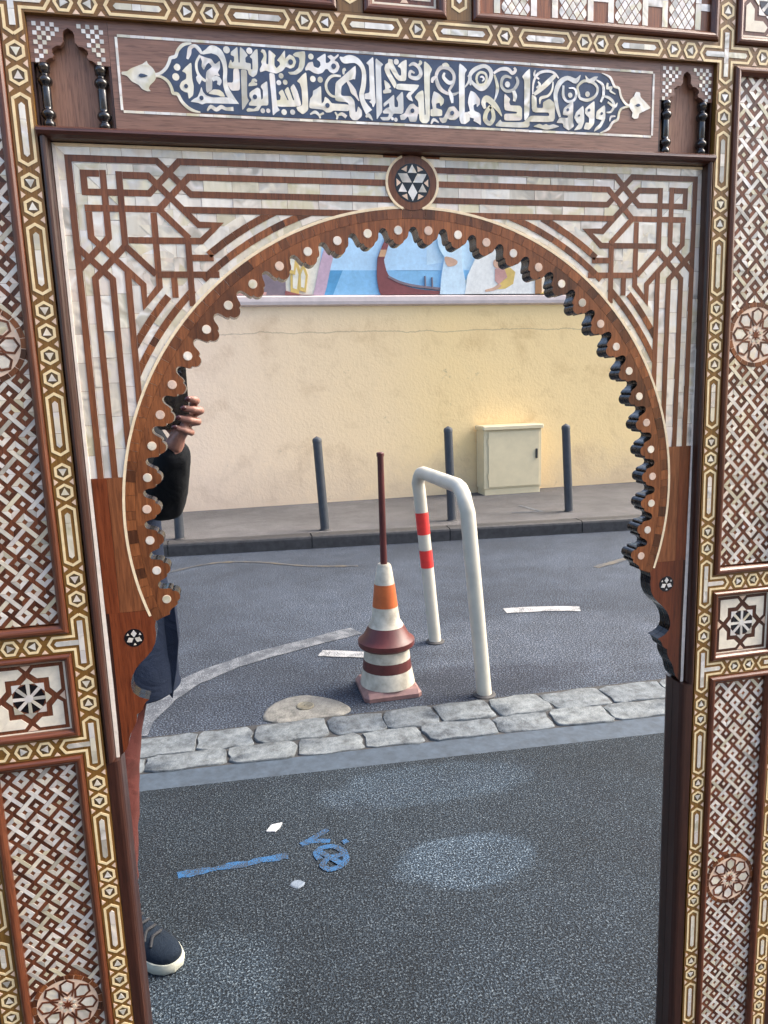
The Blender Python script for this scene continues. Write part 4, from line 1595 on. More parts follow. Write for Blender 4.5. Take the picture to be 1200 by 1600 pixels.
YN = -0.004
for s, nx0, nx1 in ((-1, -468.6, -378.5), (1, 371.5, 457.6)):
    y0, y1 = -443.2, -320.8
    nb = board('niche', nx0, y0, nx1, y1, 0.006, MIRROR_Y + 0.0095, 'niche_wood', frame)
    mxn = (nx0 + nx1) / 2
    hw = (nx1 - nx0) / 2
    # spandrel plate with a stepped ogee opening
    half = [(0, -432), (5, -429), (6.5, -425), (6.5, -417), (10, -412.5), (15, -412), (20, -408.5), (20.5, -404.5), (18.5, -401.5), (20.5, -398.5), (24.5, -397.5), (28, -395), (30, -392.5)]
    op = [(mxn + a, b) for a, b in half]
    op_l = [(mxn - a, b) for a, b in half]
    pl = [(nx0, y0), (nx1, y0), (nx1, -392.5)] + op[::-1] + op_l[1:] + [(nx0, -392.5)]
    mb = MB(); mb.poly(pl, YN, 0.0035, 0, 0, 0)
    sp = mb.build('niche_arch', 'greywood_x', nb)
    q_ = 5.0
    for r_ in range(9):
        for c_ in range(-8, 8):
            if (r_ + c_) % 2:
                continue
            x, y = mxn + c_ * q_, -437 + r_ * q_
            if abs(x + q_ / 2 - mxn) < 12 + max(0, (r_ - 1)) * 2.9 or x < nx0 + 3 or x + q_ > nx1 - 3:
                continue
            piece('pearl_square', quad(x + .2, y + .2, x + q_ - .2, y + q_ - .2), YN - 0.0005, YN + 0.001, 'pearl', sp, 0.05)
    for cxn in (nx0 + 13, nx1 - 13):
        h0, h1 = -392.3, -320.9
        H = h1 - h0
        prof = [(0, 7.2), (5, 7.2), (6.5, 6.2), (9, 6.6), (10.5, 4.6), (12.5, 4.4), (14, 6.6), (17, 8.4), (19.5, 8.6), (22.5, 7.2), (24.5, 5.0), (27, 5.6), (48, 5.6), (50.5, 5.0), (52, 7.0), (55, 8.6), (57.5, 8.6), (60.5, 6.8), (62.2, 4.8), (64, 5.2), (65, 7.2), (H, 7.2)]
        cl = lathe(prof, cxn, h0, -0.0005)
        o = cl.build('column', 'ebony', nb, smooth=True)
        recalc(o)
    board('niche_side', nx0, -443.0, nx0 + 2.5, -321, -0.0035, 0.0058, 'mahogany', nb)
    board('niche_side', nx1 - 2.5, -443.0, nx1, -321, -0.0035, 0.0058, 'mahogany', nb)

# ---------------------------------------------------------------- calligraphy board
cal = board('calligraphy_board', -378.2, -443.0, 371.2, -320.8, YN, MIRROR_Y + 0.0095, 'greywood_x', frame)
cal['label'] = 'dark wood board with Arabic lettering in pearl on a navy cartouche'
YC = YN
lev = [0]


def zA(q): return (190 + q[0] / 7.0588, 50 + q[1] / 7.0588)
def zB(q): return (340 + q[0] / 7.0588, 60 + q[1] / 7.0588)
def zC(q): return (490 + q[0] / 7.0588, 70 + q[1] / 7.0588)
def zD(q): return (640 + q[0] / 7.0588, 80 + q[1] / 7.0588)
def zE(q): return (800 + q[0] / 5.0, 90 + q[1] / 5.0)


def cpx(z, pts):
    return [D(*z(q), YC) for q in pts]


def letter(z, pts, sm=True, name='pearl_letter', mat='pearl_line', base=0.0005):
    lev[0] += 1
    q = cpx(z, pts)
    if sm:                     # soften the corners a little
        out = []
        k = len(q)
        for i in range(k):
            a, b, c_ = q[i - 1], q[i], q[(i + 1) % k]
            out.append((b[0] + (a[0] - b[0]) * 0.22, b[1] + (a[1] - b[1]) * 0.22))
            out.append((b[0] + (a[0] - b[0]) * 0.05 + (c_[0] - b[0]) * 0.05, b[1] + (a[1] - b[1]) * 0.05 + (c_[1] - b[1]) * 0.05))
            out.append((b[0] + (c_[0] - b[0]) * 0.22, b[1] + (c_[1] - b[1]) * 0.22))
        q = out
    return piece(name, q, YC - base - 0.000004 * lev[0], YC + 0.0004, mat, cal)


def pen(z, pts, name='pearl_vine', mat='pearl_line', closed=False, sub=4):
    lev[0] += 1
    if closed:
        pts = pts + [pts[0]]
    ln_ = smooth_line(pts, sub)
    xy = [D(*z(q), YC) for q in ln_]
    sc = 0.113 if z is not zE else 0.160
    L_, R_ = offset_line(xy, [q[2] * sc / 2 for q in ln_])
    mb = MB()
    yf, yb_ = YC - 0.0005 - 0.000004 * lev[0], YC + 0.0004
    for i in range(len(xy) - 1):
        q = [L_[i], L_[i + 1], R_[i + 1], R_[i]]
        mb.poly(q, yf, yb_)
    return mb.build(name, mat, cal)


def dots(z, lst, name='pearl_dot', mat='pearl_line', base=0.0005):
    for x, y, r in lst:
        lev[0] += 1
        sc = 0.113 if z is not zE else 0.160
        c_ = D(*z((x, y)), YC)
        piece(name, circle(c_[0], c_[1], r * sc, 14), YC - base - 0.000004 * lev[0], YC + 0.0004, mat, cal, 0.03)


def hole(z, lst):
    dots(z, lst, 'navy_eye', 'navy', 0.0011)


# navy ground of the cartouche
top = [zA((740, 132)), zB((560, 105)), zC((400, 102)), zC((1150, 152)), zD((600, 118)), zD((1190, 165)), zE((400, 100)), zE((690, 122))]
rightc = [zE(q) for q in ((740, 150), (785, 215), (800, 240), (835, 250), (850, 310), (890, 372), (850, 395), (825, 440), (815, 485), (780, 500), (750, 550), (690, 588))]
bot = [zE((300, 575)), zE((-100, 555)), zD((600, 830)), zD((0, 795)), zC((600, 845)), zC((0, 815)), zB((560, 865)), zB((100, 835)), zA((860, 890))]
leftc = [zA(q) for q in ((790, 870), (720, 830), (640, 720), (600, 680), (550, 660), (510, 560), (430, 490), (410, 475), (480, 420), (540, 310), (560, 290), (610, 280), (640, 190))]
piece('navy_ground', [D(*q, YC) for q in top + rightc + bot + leftc], YC - 0.0004, YC + 0.001, 'navy', cal)
# pearl line round the board
bx0, by0, bx1, by1 = -369.5, -427.3, 360.5, -342.2
per = []
for a, b in (((bx0, by0), (bx1, by0)), ((bx1, by0), (bx1, by1)), ((bx1, by1), (bx0, by1)), ((bx0, by1), (bx0, by0))):
    ln_ = math.hypot(b[0] - a[0], b[1] - a[1])
    t = 0.0
    while t < ln_ - 0.1:
        d = random.uniform(14, 22)
        t1 = ln_ if ln_ - t - d < 8 else t + d
        f = lambda w, tt: (a[0] + (b[0] - a[0]) * tt / ln_, a[1] + (b[1] - a[1]) * tt / ln_)
        nx, ny = (b[1] - a[1]) / ln_, -(b[0] - a[0]) / ln_
        p0, p1 = f(0, max(t, 1.4 if t == 0 else 0) + 0.1), f(0, t1 - (1.5 if t1 == ln_ else 0) - 0.1)
        w = 1.5
        piece('pearl_line', [(p0[0] + nx * w, p0[1] + ny * w), (p1[0] + nx * w, p1[1] + ny * w), (p1[0] - nx * w, p1[1] - ny * w), (p0[0] - nx * w, p0[1] - ny * w)], YC - 0.0005, YC + 0.0004, 'pearl_line', cal, 0.03)
        t = t1

# -- left end
letter(zA, [(0, 440), (60, 435), (110, 400), (185, 372), (235, 352), (278, 318), (288, 352), (340, 395), (375, 450), (380, 510), (360, 545), (312, 590), (300, 625), (322, 655), (280, 655), (225, 630), (190, 585), (110, 545), (60, 485), (0, 470)], name='pearl_finial')
letter(zA, [(185, 480), (210, 460), (250, 468), (292, 487), (250, 500), (205, 502)], name='navy_eye', mat='navy', base=0.0011)
pen(zA, [(372, 470, 24), (430, 455, 30), (490, 400, 32), (525, 330, 32), (540, 288, 34), (596, 270, 34), (620, 205, 32), (680, 142, 34), (770, 126, 18)], 'pearl_outline', sub=3)
pen(zA, [(375, 488, 20), (440, 497, 28), (510, 545, 32), (552, 620, 32), (568, 675, 34), (620, 688, 34), (660, 760, 34), (720, 826, 34), (790, 868, 30), (870, 888, 12)], 'pearl_outline', sub=3)
dots(zA, [(612, 390, 36), (598, 497, 38)])
letter(zA, [(770, 332), (705, 390), (665, 435), (700, 450), (715, 470), (712, 520), (660, 550), (638, 600), (660, 642), (700, 665), (730, 670), (742, 742), (790, 700), (797, 600), (778, 520)])
hole(zA, [(712, 600, 21), (882, 730, 23)])
pen(zA, [(725, 300, 22), (745, 240, 44), (755, 180, 40), (805, 155, 34), (850, 190, 40), (885, 245, 24)])
pen(zA, [(865, 258, 22), (826, 340, 28), (832, 430, 28), (870, 500, 32), (930, 545, 26)])
letter(zA, [(855, 255), (930, 285), (990, 300), (1030, 360), (1084, 318), (1087, 400), (1060, 450), (1087, 490), (1030, 478), (1000, 510), (1000, 640), (945, 676), (930, 640), (930, 440), (1000, 385), (962, 340), (935, 362), (908, 424), (880, 380), (888, 325)])
letter(zA, [(845, 468), (820, 500), (830, 540), (860, 585), (885, 530), (880, 490)])
pen(zA, [(1000, 528, 40), (1045, 510, 46), (1080, 540, 46), (1068, 585, 34)])
pen(zA, [(888, 238, 26), (945, 215, 50), (1000, 195, 84), (1075, 230, 76), (1125, 320, 54), (1143, 420, 44), (1140, 520, 44), (1152, 610, 52), (1200, 710, 62), (1290, 795, 8)], 'pearl_letter')
letter(zA, [(758, 770), (800, 737), (838, 720), (860, 668), (880, 603), (897, 660), (932, 702), (1010, 726), (1130, 720), (1200, 728), (1300, 796), (1120, 792), (930, 786), (890, 802), (840, 782)])
letter(zA, [(950, 682), (1010, 634), (1080, 640), (1120, 670), (1142, 716), (1090, 714), (1068, 700)])
pen(zA, [(945, 870, 16), (985, 825, 36), (1045, 858, 40), (1100, 828, 40), (1150, 850, 34), (1235, 850, 44)])
# -- second group
dots(zB, [(98, 128, 37), (350, 140, 34), (700, 415, 28), (675, 490, 27), (745, 486, 27), (1028, 203, 31), (1050, 450, 33), (1130, 455, 29), (733, 815, 31), (827, 815, 29), (498, 800, 26), (558, 800, 24)])
letter(zB, [(218, 92), (180, 125), (148, 150), (143, 185), (182, 200), (182, 255), (160, 272), (145, 232), (123, 290), (118, 330), (330, 345), (345, 402), (390, 432), (432, 400), (447, 330), (440, 118), (412, 130), (390, 160), (352, 205), (382, 228), (386, 345), (366, 345), (366, 278), (308, 270), (305, 215), (334, 190), (290, 130), (245, 92), (244, 270), (230, 270)])
letter(zB, [(173, 336), (237, 336), (250, 575), (150, 580), (98, 490), (172, 490)])
letter(zB, [(254, 342), (325, 350), (325, 650), (347, 690), (320, 730), (300, 765), (270, 797), (263, 560)])
letter(zB, [(338, 532), (345, 500), (368, 484), (382, 448), (412, 444), (437, 466), (430, 485), (402, 475), (410, 490), (436, 495), (436, 520)])
letter(zB, [(547, 470), (482, 515), (475, 540), (500, 570), (500, 662), (482, 682), (470, 562), (440, 543), (380, 578), (353, 602), (350, 640), (376, 682), (345, 720), (345, 742), (440, 748), (400, 782), (340, 768), (316, 790), (330, 812), (400, 806), (452, 800), (482, 742), (561, 742), (555, 600)])
hole(zB, [(412, 648, 24), (805, 264, 28)])
letter(zB, [(565, 380), (630, 390), (650, 682), (667, 700), (662, 760), (687, 795), (650, 815), (608, 858), (595, 650)])
letter(zB, [(650, 685), (690, 680), (697, 640), (670, 600), (715, 562), (770, 685), (785, 685), (735, 575), (778, 532), (830, 682), (846, 685), (800, 545), (837, 502), (880, 580), (926, 742), (860, 756), (662, 756)])
letter(zB, [(977, 372), (935, 405), (905, 440), (873, 475), (905, 496), (926, 560), (936, 740), (865, 762), (885, 802), (940, 842), (1001, 792), (996, 620)])
letter(zB, [(560, 122), (642, 190), (626, 220), (626, 300), (650, 332), (690, 292), (682, 262), (653, 245), (690, 200), (742, 127), (746, 230), (760, 210), (790, 178), (840, 203), (867, 260), (842, 322), (800, 337), (750, 315), (720, 357), (650, 392), (580, 376), (530, 355), (470, 377), (463, 345), (490, 290), (478, 260), (510, 200), (498, 165), (473, 150), (490, 120), (522, 133), (540, 180), (535, 282), (560, 290)])
letter(zB, [(828, 182), (860, 155), (962, 143), (967, 200), (960, 300), (930, 362), (870, 402), (800, 402), (773, 373), (840, 370), (890, 330), (905, 250), (895, 212), (850, 202)])
pen(zB, [(1020, 840, 14), (1075, 815, 34), (1120, 850, 26), (1130, 885, 20)])
pen(zB, [(1120, 850, 18), (1170, 825, 26)])
# -- third group
letter(zC, [(-95, 262), (-60, 200), (-10, 188), (0, 242), (50, 262), (77, 230), (70, 190), (28, 160), (132, 92), (132, 205), (165, 200), (190, 170), (148, 130), (190, 113), (225, 140), (272, 102), (277, 125), (226, 175), (266, 195), (287, 245), (266, 297), (220, 322), (175, 300), (155, 270), (130, 270), (100, 310), (50, 327), (0, 312), (-50, 280), (-90, 287)])
hole(zC, [(220, 240, 28), (152, 672, 26), (1088, 730, 24)])
dots(zC, [(72, 388, 31), (910, 190, 31)])
letter(zC, [(82, 452), (30, 490), (-8, 510), (-10, 560), (-42, 602), (-52, 702), (100, 716), (140, 750), (190, 747), (220, 726), (390, 737), (390, 660), (200, 650), (165, 602), (124, 573), (110, 632), (86, 652)])
letter(zC, [(462, 232), (430, 255), (300, 370), (240, 420), (233, 622), (385, 637), (395, 790), (430, 832), (480, 837), (532, 790), (532, 730), (490, 678), (475, 742), (460, 745), (450, 622), (410, 570), (300, 565), (305, 462), (370, 402), (440, 380), (456, 386), (466, 310)])
pen(zC, [(300, 348, 22), (200, 348, 30), (140, 420, 30), (145, 500, 30), (190, 560, 28), (240, 577, 22)])
pen(zC, [(330, 330, 18), (330, 285, 34), (352, 270, 28)])
pen(zC, [(370, 402, 26), (410, 460, 46), (440, 520, 66), (465, 560, 34), (500, 622, 12)])
pen(zC, [(288, 138, 14), (335, 170, 70), (400, 160, 84), (470, 175, 66), (532, 240, 50), (555, 330, 50), (548, 450, 56), (528, 560, 56), (552, 650, 62), (610, 745, 92)], 'pearl_letter')
letter(zC, [(657, 132), (620, 165), (577, 205), (610, 230), (620, 530), (560, 542), (560, 600), (640, 606), (612, 632), (640, 652), (655, 695), (684, 640), (682, 610), (668, 400)])
letter(zC, [(679, 146), (720, 180), (768, 220), (740, 245), (745, 400), (757, 742), (720, 790), (694, 832), (690, 600)])
letter(zC, [(822, 157), (870, 165), (870, 200), (940, 342), (965, 342), (960, 262), (922, 240), (970, 190), (1027, 162), (1021, 402), (940, 402), (905, 370), (835, 258), (840, 300), (916, 430), (895, 492), (800, 330), (778, 270), (790, 220), (820, 200)])
pen(zC, [(1050, 235, 16), (1100, 212, 38), (1160, 255, 40), (1180, 325, 44), (1135, 372, 44), (1060, 352, 36), (1068, 295, 30), (1112, 315, 18)])
pen(zC, [(1150, 235, 22), (1180, 200, 34), (1165, 180, 20)])
letter(zC, [(915, 430), (1168, 443), (1140, 490), (1090, 537), (1060, 510), (905, 492)])
letter(zC, [(1050, 522), (1112, 522), (1070, 560), (1097, 628), (1050, 610), (1018, 570)])
letter(zC, [(775, 386), (830, 430), (852, 470), (825, 490), (856, 500), (852, 532), (768, 542), (763, 510), (790, 490)])
letter(zC, [(887, 547), (830, 600), (768, 650), (773, 692), (830, 640), (836, 690), (800, 700), (758, 740), (770, 762), (832, 760), (820, 800), (728, 800), (760, 837), (830, 837), (870, 790), (880, 760), (992, 766), (985, 506), (908, 590), (930, 632), (930, 690), (890, 690)])
dots(zC, [(905, 828, 22), (868, 818, 18)])
letter(zC, [(948, 780), (1000, 760), (1030, 700), (1060, 660), (1100, 650), (1140, 690), (1200, 682), (1200, 760), (1150, 762), (1132, 852), (1060, 852), (1040, 790), (1000, 832), (960, 832)])
pen(zC, [(235, 745, 18), (262, 790, 24), (252, 825, 18)])
pen(zC, [(262, 785, 14), (310, 765, 36), (360, 800, 40)])
pen(zC, [(575, 800, 20), (605, 780, 44), (650, 835, 12)])
# -- fourth group
letter(zD, [(155, 107), (210, 150), (247, 205), (220, 260), (221, 760), (190, 797), (140, 797), (105, 760), (95, 560), (52, 510), (90, 460), (151, 428), (164, 712), (176, 702), (160, 400)])
pen(zD, [(430, 440, 26), (480, 350, 36), (485, 260, 38), (430, 192, 44), (350, 182, 44), (302, 235, 38), (292, 310, 42), (330, 410, 50), (400, 462, 36), (480, 480, 32), (542, 455, 18)])
pen(zD, [(385, 240, 20), (372, 290, 40), (430, 350, 44), (478, 335, 24)])
pen(zD, [(360, 160, 30), (400, 150, 40), (432, 170, 20)])
pen(zD, [(430, 430, 22), (458, 500, 48), (470, 575, 26)])
pen(zD, [(245, 350, 24), (255, 310, 40), (295, 280, 20)])
letter(zD, [(265, 442), (320, 470), (378, 530), (372, 580), (340, 612), (330, 570), (290, 580), (290, 632), (357, 650), (357, 717), (228, 722), (228, 645), (255, 640), (240, 560), (250, 500)])
letter(zD, [(322, 735), (370, 740), (400, 680), (430, 620), (490, 608), (530, 660), (546, 670), (546, 722), (500, 762), (440, 762), (420, 740), (400, 787), (360, 797), (335, 770)])
hole(zD, [(467, 685, 24), (28, 660, 22)])
letter(zD, [(540, 132), (590, 165), (632, 210), (605, 250), (605, 690), (616, 670), (662, 700), (662, 770), (610, 807), (565, 802), (545, 750)])
letter(zD, [(670, 437), (720, 460), (772, 530), (772, 590), (740, 622), (735, 580), (700, 600), (710, 660), (780, 690), (786, 822), (740, 790), (700, 770), (710, 745), (665, 735), (628, 675), (665, 665), (640, 570), (650, 500)])
pen(zD, [(600, 405, 14), (650, 340, 28), (672, 250, 46), (740, 190, 46), (830, 168, 42), (892, 222, 50), (892, 300, 46), (842, 385, 52), (782, 412, 60), (712, 372, 42), (680, 330, 26)])
pen(zD, [(735, 320, 28), (760, 372, 28), (820, 366, 28), (848, 310, 28), (832, 252, 28), (780, 236, 28), (742, 270, 28)], closed=True)
pen(zD, [(775, 290, 12), (800, 285, 22), (818, 312, 22), (796, 335, 14)])
pen(zD, [(640, 270, 20), (665, 300, 40), (670, 380, 20)])
pen(zD, [(1015, 720, 10), (970, 640, 50), (905, 565, 70), (845, 525, 70), (812, 572, 56), (830, 635, 34)], 'pearl_letter')
pen(zD, [(890, 612, 44), (842, 680, 50), (832, 760, 56), (880, 800, 52), (920, 750, 50), (918, 680, 46)], 'pearl_letter', closed=True)
pen(zD, [(932, 262, 22), (958, 350, 36), (966, 420, 42), (950, 500, 26), (928, 555, 18)])
pen(zD, [(925, 245, 26), (1000, 202, 36), (1080, 202, 44), (1130, 245, 40), (1165, 215, 34), (1150, 185, 26)])
pen(zD, [(1120, 300, 26), (1060, 280, 34), (1020, 310, 38), (1010, 385, 36), (1060, 442, 36), (1140, 430, 36), (1190, 350, 38), (1172, 285, 26)])
dots(zD, [(1077, 370, 34)])
pen(zD, [(1145, 440, 38), (1160, 500, 52), (1150, 555, 30)])
pen(zD, [(235, 805, 18), (265, 758, 34), (318, 790, 14)])
letter(zE, [(-63, 279), (-15, 325), (-25, 350), (-15, 376), (60, 378), (76, 400), (76, 480), (60, 494), (-63, 494), (-63, 440), (36, 440), (36, 425), (-63, 415)])
letter(zE, [(-142, 540), (-92, 484), (-82, 506), (90, 508), (134, 460), (135, 552)])
# -- right end
letter(zE, [(139, 85), (105, 115), (76, 150), (95, 182), (92, 504), (133, 456), (140, 200)])
letter(zE, [(150, 288), (190, 312), (190, 396), (240, 396), (240, 350), (290, 323), (332, 360), (332, 506), (102, 502), (140, 455), (290, 460), (286, 430), (154, 430)])
pen(zE, [(170, 290, 26), (215, 255, 38), (280, 195, 44), (335, 140, 30)], 'pearl_letter')
pen(zE, [(160, 290, 10), (165, 200, 18), (200, 130, 22), (270, 108, 22), (330, 125, 18), (362, 165, 12)])
pen(zE, [(180, 100, 10), (172, 140, 20), (210, 170, 14)])
pen(zE, [(215, 365, 8), (222, 320, 24), (280, 300, 20), (312, 250, 18), (318, 190, 12)])
pen(zE, [(190, 240, 16), (215, 215, 22), (200, 190, 12)])
pen(zE, [(532, 140, 8), (495, 185, 40), (430, 162, 34), (370, 200, 44), (338, 285, 38), (348, 380, 32), (372, 468, 20)], 'pearl_letter')
pen(zE, [(400, 220, 18), (398, 300, 26), (430, 345, 20), (480, 335, 22), (500, 285, 22), (485, 245, 16), (440, 240, 10)])
dots(zE, [(452, 296, 21), (587, 288, 22)])
letter(zE, [(477, 336), (473, 500), (482, 540), (440, 572), (400, 545), (395, 515), (343, 512), (370, 470), (430, 475), (436, 455), (393, 450), (400, 400), (440, 365)])
hole(zE, [(433, 410, 12), (598, 413, 12), (697, 440, 11), (520, 455, 9)])
pen(zE, [(520, 285, 22), (510, 230, 20), (560, 185, 24), (625, 195, 26), (665, 240, 22), (650, 300, 22), (590, 335, 26), (530, 320, 22)], closed=True)
letter(zE, [(567, 138), (600, 172), (640, 150), (672, 150), (640, 192), (600, 204), (580, 190)])
letter(zE, [(643, 340), (641, 520), (600, 567), (556, 560), (572, 510), (600, 512), (600, 472), (568, 440), (570, 398), (620, 355)])
letter(zE, [(553, 376), (500, 425), (482, 470), (505, 512), (520, 520), (478, 572), (540, 560), (562, 500), (560, 420)])
letter(zE, [(724, 368), (727, 480), (690, 552), (634, 583), (650, 550), (682, 520), (700, 490), (652, 480), (658, 420)])
pen(zE, [(655, 178, 12), (705, 215, 24), (712, 290, 24), (690, 350, 18)])
pen(zE, [(700, 300, 14), (760, 320, 24), (795, 370, 24), (770, 425, 18), (735, 430, 12)])
pen(zE, [(820, 355, 8), (800, 385, 22), (745, 350, 16)])
pen(zE, [(745, 200, 16), (742, 240, 24), (775, 235, 16), (765, 262, 18), (805, 288, 8)])
pen(zE, [(760, 500, 8), (770, 465, 18), (805, 460, 10)])
pen(zE, [(700, 124, 6), (765, 158, 20), (798, 228, 22), (832, 240, 20), (850, 310, 20), (888, 366, 20), (918, 376, 14)], 'pearl_outline', sub=3)
pen(zE, [(918, 384, 12), (860, 396, 18), (835, 430, 20), (822, 485, 22), (782, 510, 22), (750, 560, 22), (685, 592, 8)], 'pearl_outline', sub=3)
letter(zE, [(965, 268), (997, 275), (1000, 310), (1040, 350), (1082, 396), (1030, 420), (990, 440), (982, 475), (955, 482), (933, 465), (940, 430), (912, 390), (920, 330), (950, 305)], name='pearl_finial')
letter(zE, [(958, 375), (980, 362), (1002, 376), (980, 388)], name='navy_eye', mat='navy', base=0.0011)
letter(zE, [(162, 540), (210, 518), (240, 532), (262, 520), (285, 532), (320, 522), (370, 540), (320, 556), (264, 568), (205, 550)])
# ================================================================== STREET FURNITURE (seen in the mirror)
def tube(mb, path, k=14, mi=0, cap=True, up=Vector((0, 0, 1))):
    """path: list of (Vector, rx, ry); rings are square to the path"""
    n_ = len(path)
    base = len(mb.v)
    vs_ = []
    ref = None
    for i, (p_, rx, ry) in enumerate(path):
        a = path[max(0, i - 1)][0]
        b = path[min(n_ - 1, i + 1)][0]
        t = (b - a).normalized()
        if ref is None:
            ref = up if abs(t.dot(up)) < 0.9 else Vector((0, 1, 0))
        u = ref - t * ref.dot(t)
        if u.length < 1e-4:
            u = Vector((1, 0, 0)) - t * t.x
        u.normalize()
        w = t.cross(u)
        ref = u
        for j in range(k):
            an = 2 * math.pi * j / k
            vs_.append(p_ + w * (rx * math.cos(an)) + u * (ry * math.sin(an)))
    fs = [[i * k + j, i * k + (j + 1) % k, (i + 1) * k + (j + 1) % k, (i + 1) * k + j] for i in range(n_ - 1) for j in range(k)]
    if cap:
        for i, s in ((0, -1), (n_ - 1, 1)):
            p_, rx, ry = path[i]
            q = path[1][0] if i == 0 else path[-2][0]
            t = (p_ - q).normalized()
            vs_.append(p_ + t * min(rx, ry) * 0.55)
            c_ = len(vs_) - 1
            fs += [[i * k + j, i * k + (j + 1) % k, c_] for j in range(k)]
    mb.add(vs_, fs, mi)


def ell(mb, c, r, k=16, rings=10, mi=0):
    vs_, fs = [], []
    for i in range(1, rings):
        ph = math.pi * i / rings
        for j in range(k):
            th = 2 * math.pi * j / k
            vs_.append(Vector(c) + Vector((r[0] * math.sin(ph) * math.cos(th), r[1] * math.sin(ph) * math.sin(th), r[2] * math.cos(ph))))
    for i in range(rings - 2):
        for j in range(k):
            fs.append([i * k + j, i * k + (j + 1) % k, (i + 1) * k + (j + 1) % k, (i + 1) * k + j])
    vs_ += [Vector(c) + Vector((0, 0, r[2])), Vector(c) - Vector((0, 0, r[2]))]
    t, b = len(vs_) - 2, len(vs_) - 1
    fs += [[j, (j + 1) % k, t] for j in range(k)] + [[(rings - 2) * k + j, (rings - 2) * k + (j + 1) % k, b] for j in range(k)]
    mb.add(vs_, fs, mi)


def fin(mb, name, mats, parent=None, smooth=True, origin=None):
    o = mb.build(name, mats, parent, smooth=smooth, origin=origin)
    recalc(o)
    if smooth:
        o.data.set_sharp_from_angle(angle=R(38))
    return o


def lathe3(mb, c, prof, k=20, mi=0):
    """prof: (z, r) round a vertical axis"""
    vs_ = [Vector((c[0] + r * math.cos(2 * math.pi * j / k), c[1] + r * math.sin(2 * math.pi * j / k), c[2] + z)) for z, r in prof for j in range(k)]
    m_ = len(prof)
    fs = [[i * k + j, i * k + (j + 1) % k, (i + 1) * k + (j + 1) % k, (i + 1) * k + j] for i in range(m_ - 1) for j in range(k)]
    fs += [list(range(k)), [(m_ - 1) * k + j for j in range(k)]]
    mb.add(vs_, fs, mi)


def cuboid(mb, x0, x1, y0, y1, z0, z1, ch=0.004, mi=0):
    """box with a small chamfer on the vertical and top edges"""
    ring = lambda d: [(x0 + d, y0), (x1 - d, y0), (x1, y0 + d), (x1, y1 - d), (x1 - d, y1), (x0 + d, y1), (x0, y1 - d), (x0, y0 + d)]
    r0, r1 = ring(ch), [(max(x0 + ch, min(x1 - ch, q[0])), max(y0 + ch, min(y1 - ch, q[1]))) for q in ring(ch)]
    vs_ = [Vector((*q, z0)) for q in r0] + [Vector((*q, z1 - ch)) for q in r0] + [Vector((*q, z1)) for q in r1]
    fs = [[i * 8 + j, i * 8 + (j + 1) % 8, (i + 1) * 8 + (j + 1) % 8, (i + 1) * 8 + j] for i in range(2) for j in range(8)]
    fs += [list(range(8)), [16 + j for j in range(8)]]
    mb.add(vs_, fs, mi)


plain('cabinet_paint', (0.66, 0.56, 0.36), 0.5, 0.06, 8, 0.05, 0.002)
plain('cabinet_dark', (0.03, 0.03, 0.03), 0.4, 0.2)
plain('hoop_white', (0.52, 0.49, 0.41), 0.42, 0.10, 9, 0.05, 0.001)
plain('hoop_red', (0.62, 0.035, 0.03), 0.42, 0.15, 20)
plain('cone_orange', (0.44, 0.10, 0.022), 0.5, 0.15, 20)
plain('cone_white', (0.46, 0.42, 0.34), 0.5, 0.38, 14)
plain('cone_maroon', (0.085, 0.016, 0.014), 0.45, 0.25, 16)
plain('cone_pink', (0.20, 0.11, 0.10), 0.55, 0.25, 16)
plain('cast_iron', (0.20, 0.18, 0.13), 0.5, 0.3, 60, 0.3, 0.002, metal=0.4)
plain('paper', (0.45, 0.46, 0.48), 0.7, 0.1)

# bollards along the far kerb
for (bu, bv), (tu, tv), lab in (((508, 828), (495, 684), 'leaning grey steel bollard on far kerb between the sleeve and the cones'),
                                ((706, 813), (700, 668), 'grey steel bollard on far kerb behind the white hoop barrier'),
                                ((889, 799), (884, 664), 'grey steel bollard on far kerb beside the cream utility cabinet'),
                                ((281, 842), (272, 697), 'grey steel bollard on far kerb half hidden behind the dark sleeve')):
    b = VZ(bu, bv, KERB_T)
    t_ = 2 * MIRROR_Y - CAM.y - b.y
    tp = VT(tu, tv, t_)
    root = empty('bollard', b, lab, 'bollard', 'bollards along the far kerb')
    ax = tp - b
    mb = MB()
    P_ = lambda f: b + ax * f
    tube(mb, [(P_(0.0), .044, .044), (P_(0.5), .0435, .0435), (P_(0.955), .043, .043)], 20, cap=False)
    fin(mb, 'post', 'grey_paint', root)
    mb = MB()
    tube(mb, [(P_(0.952), .0455, .0455), (P_(0.975), .0455, .0455), (P_(0.992), .040, .040), (P_(1.0), .028, .028)], 20)
    fin(mb, 'cap', 'grey_paint', root)
    mb = MB()
    lathe3(mb, b, [(-0.001, .056), (0.004, .056), (0.008, .050), (0.012, .047)], 20)
    fin(mb, 'base_collar', 'kerb_stone', root)

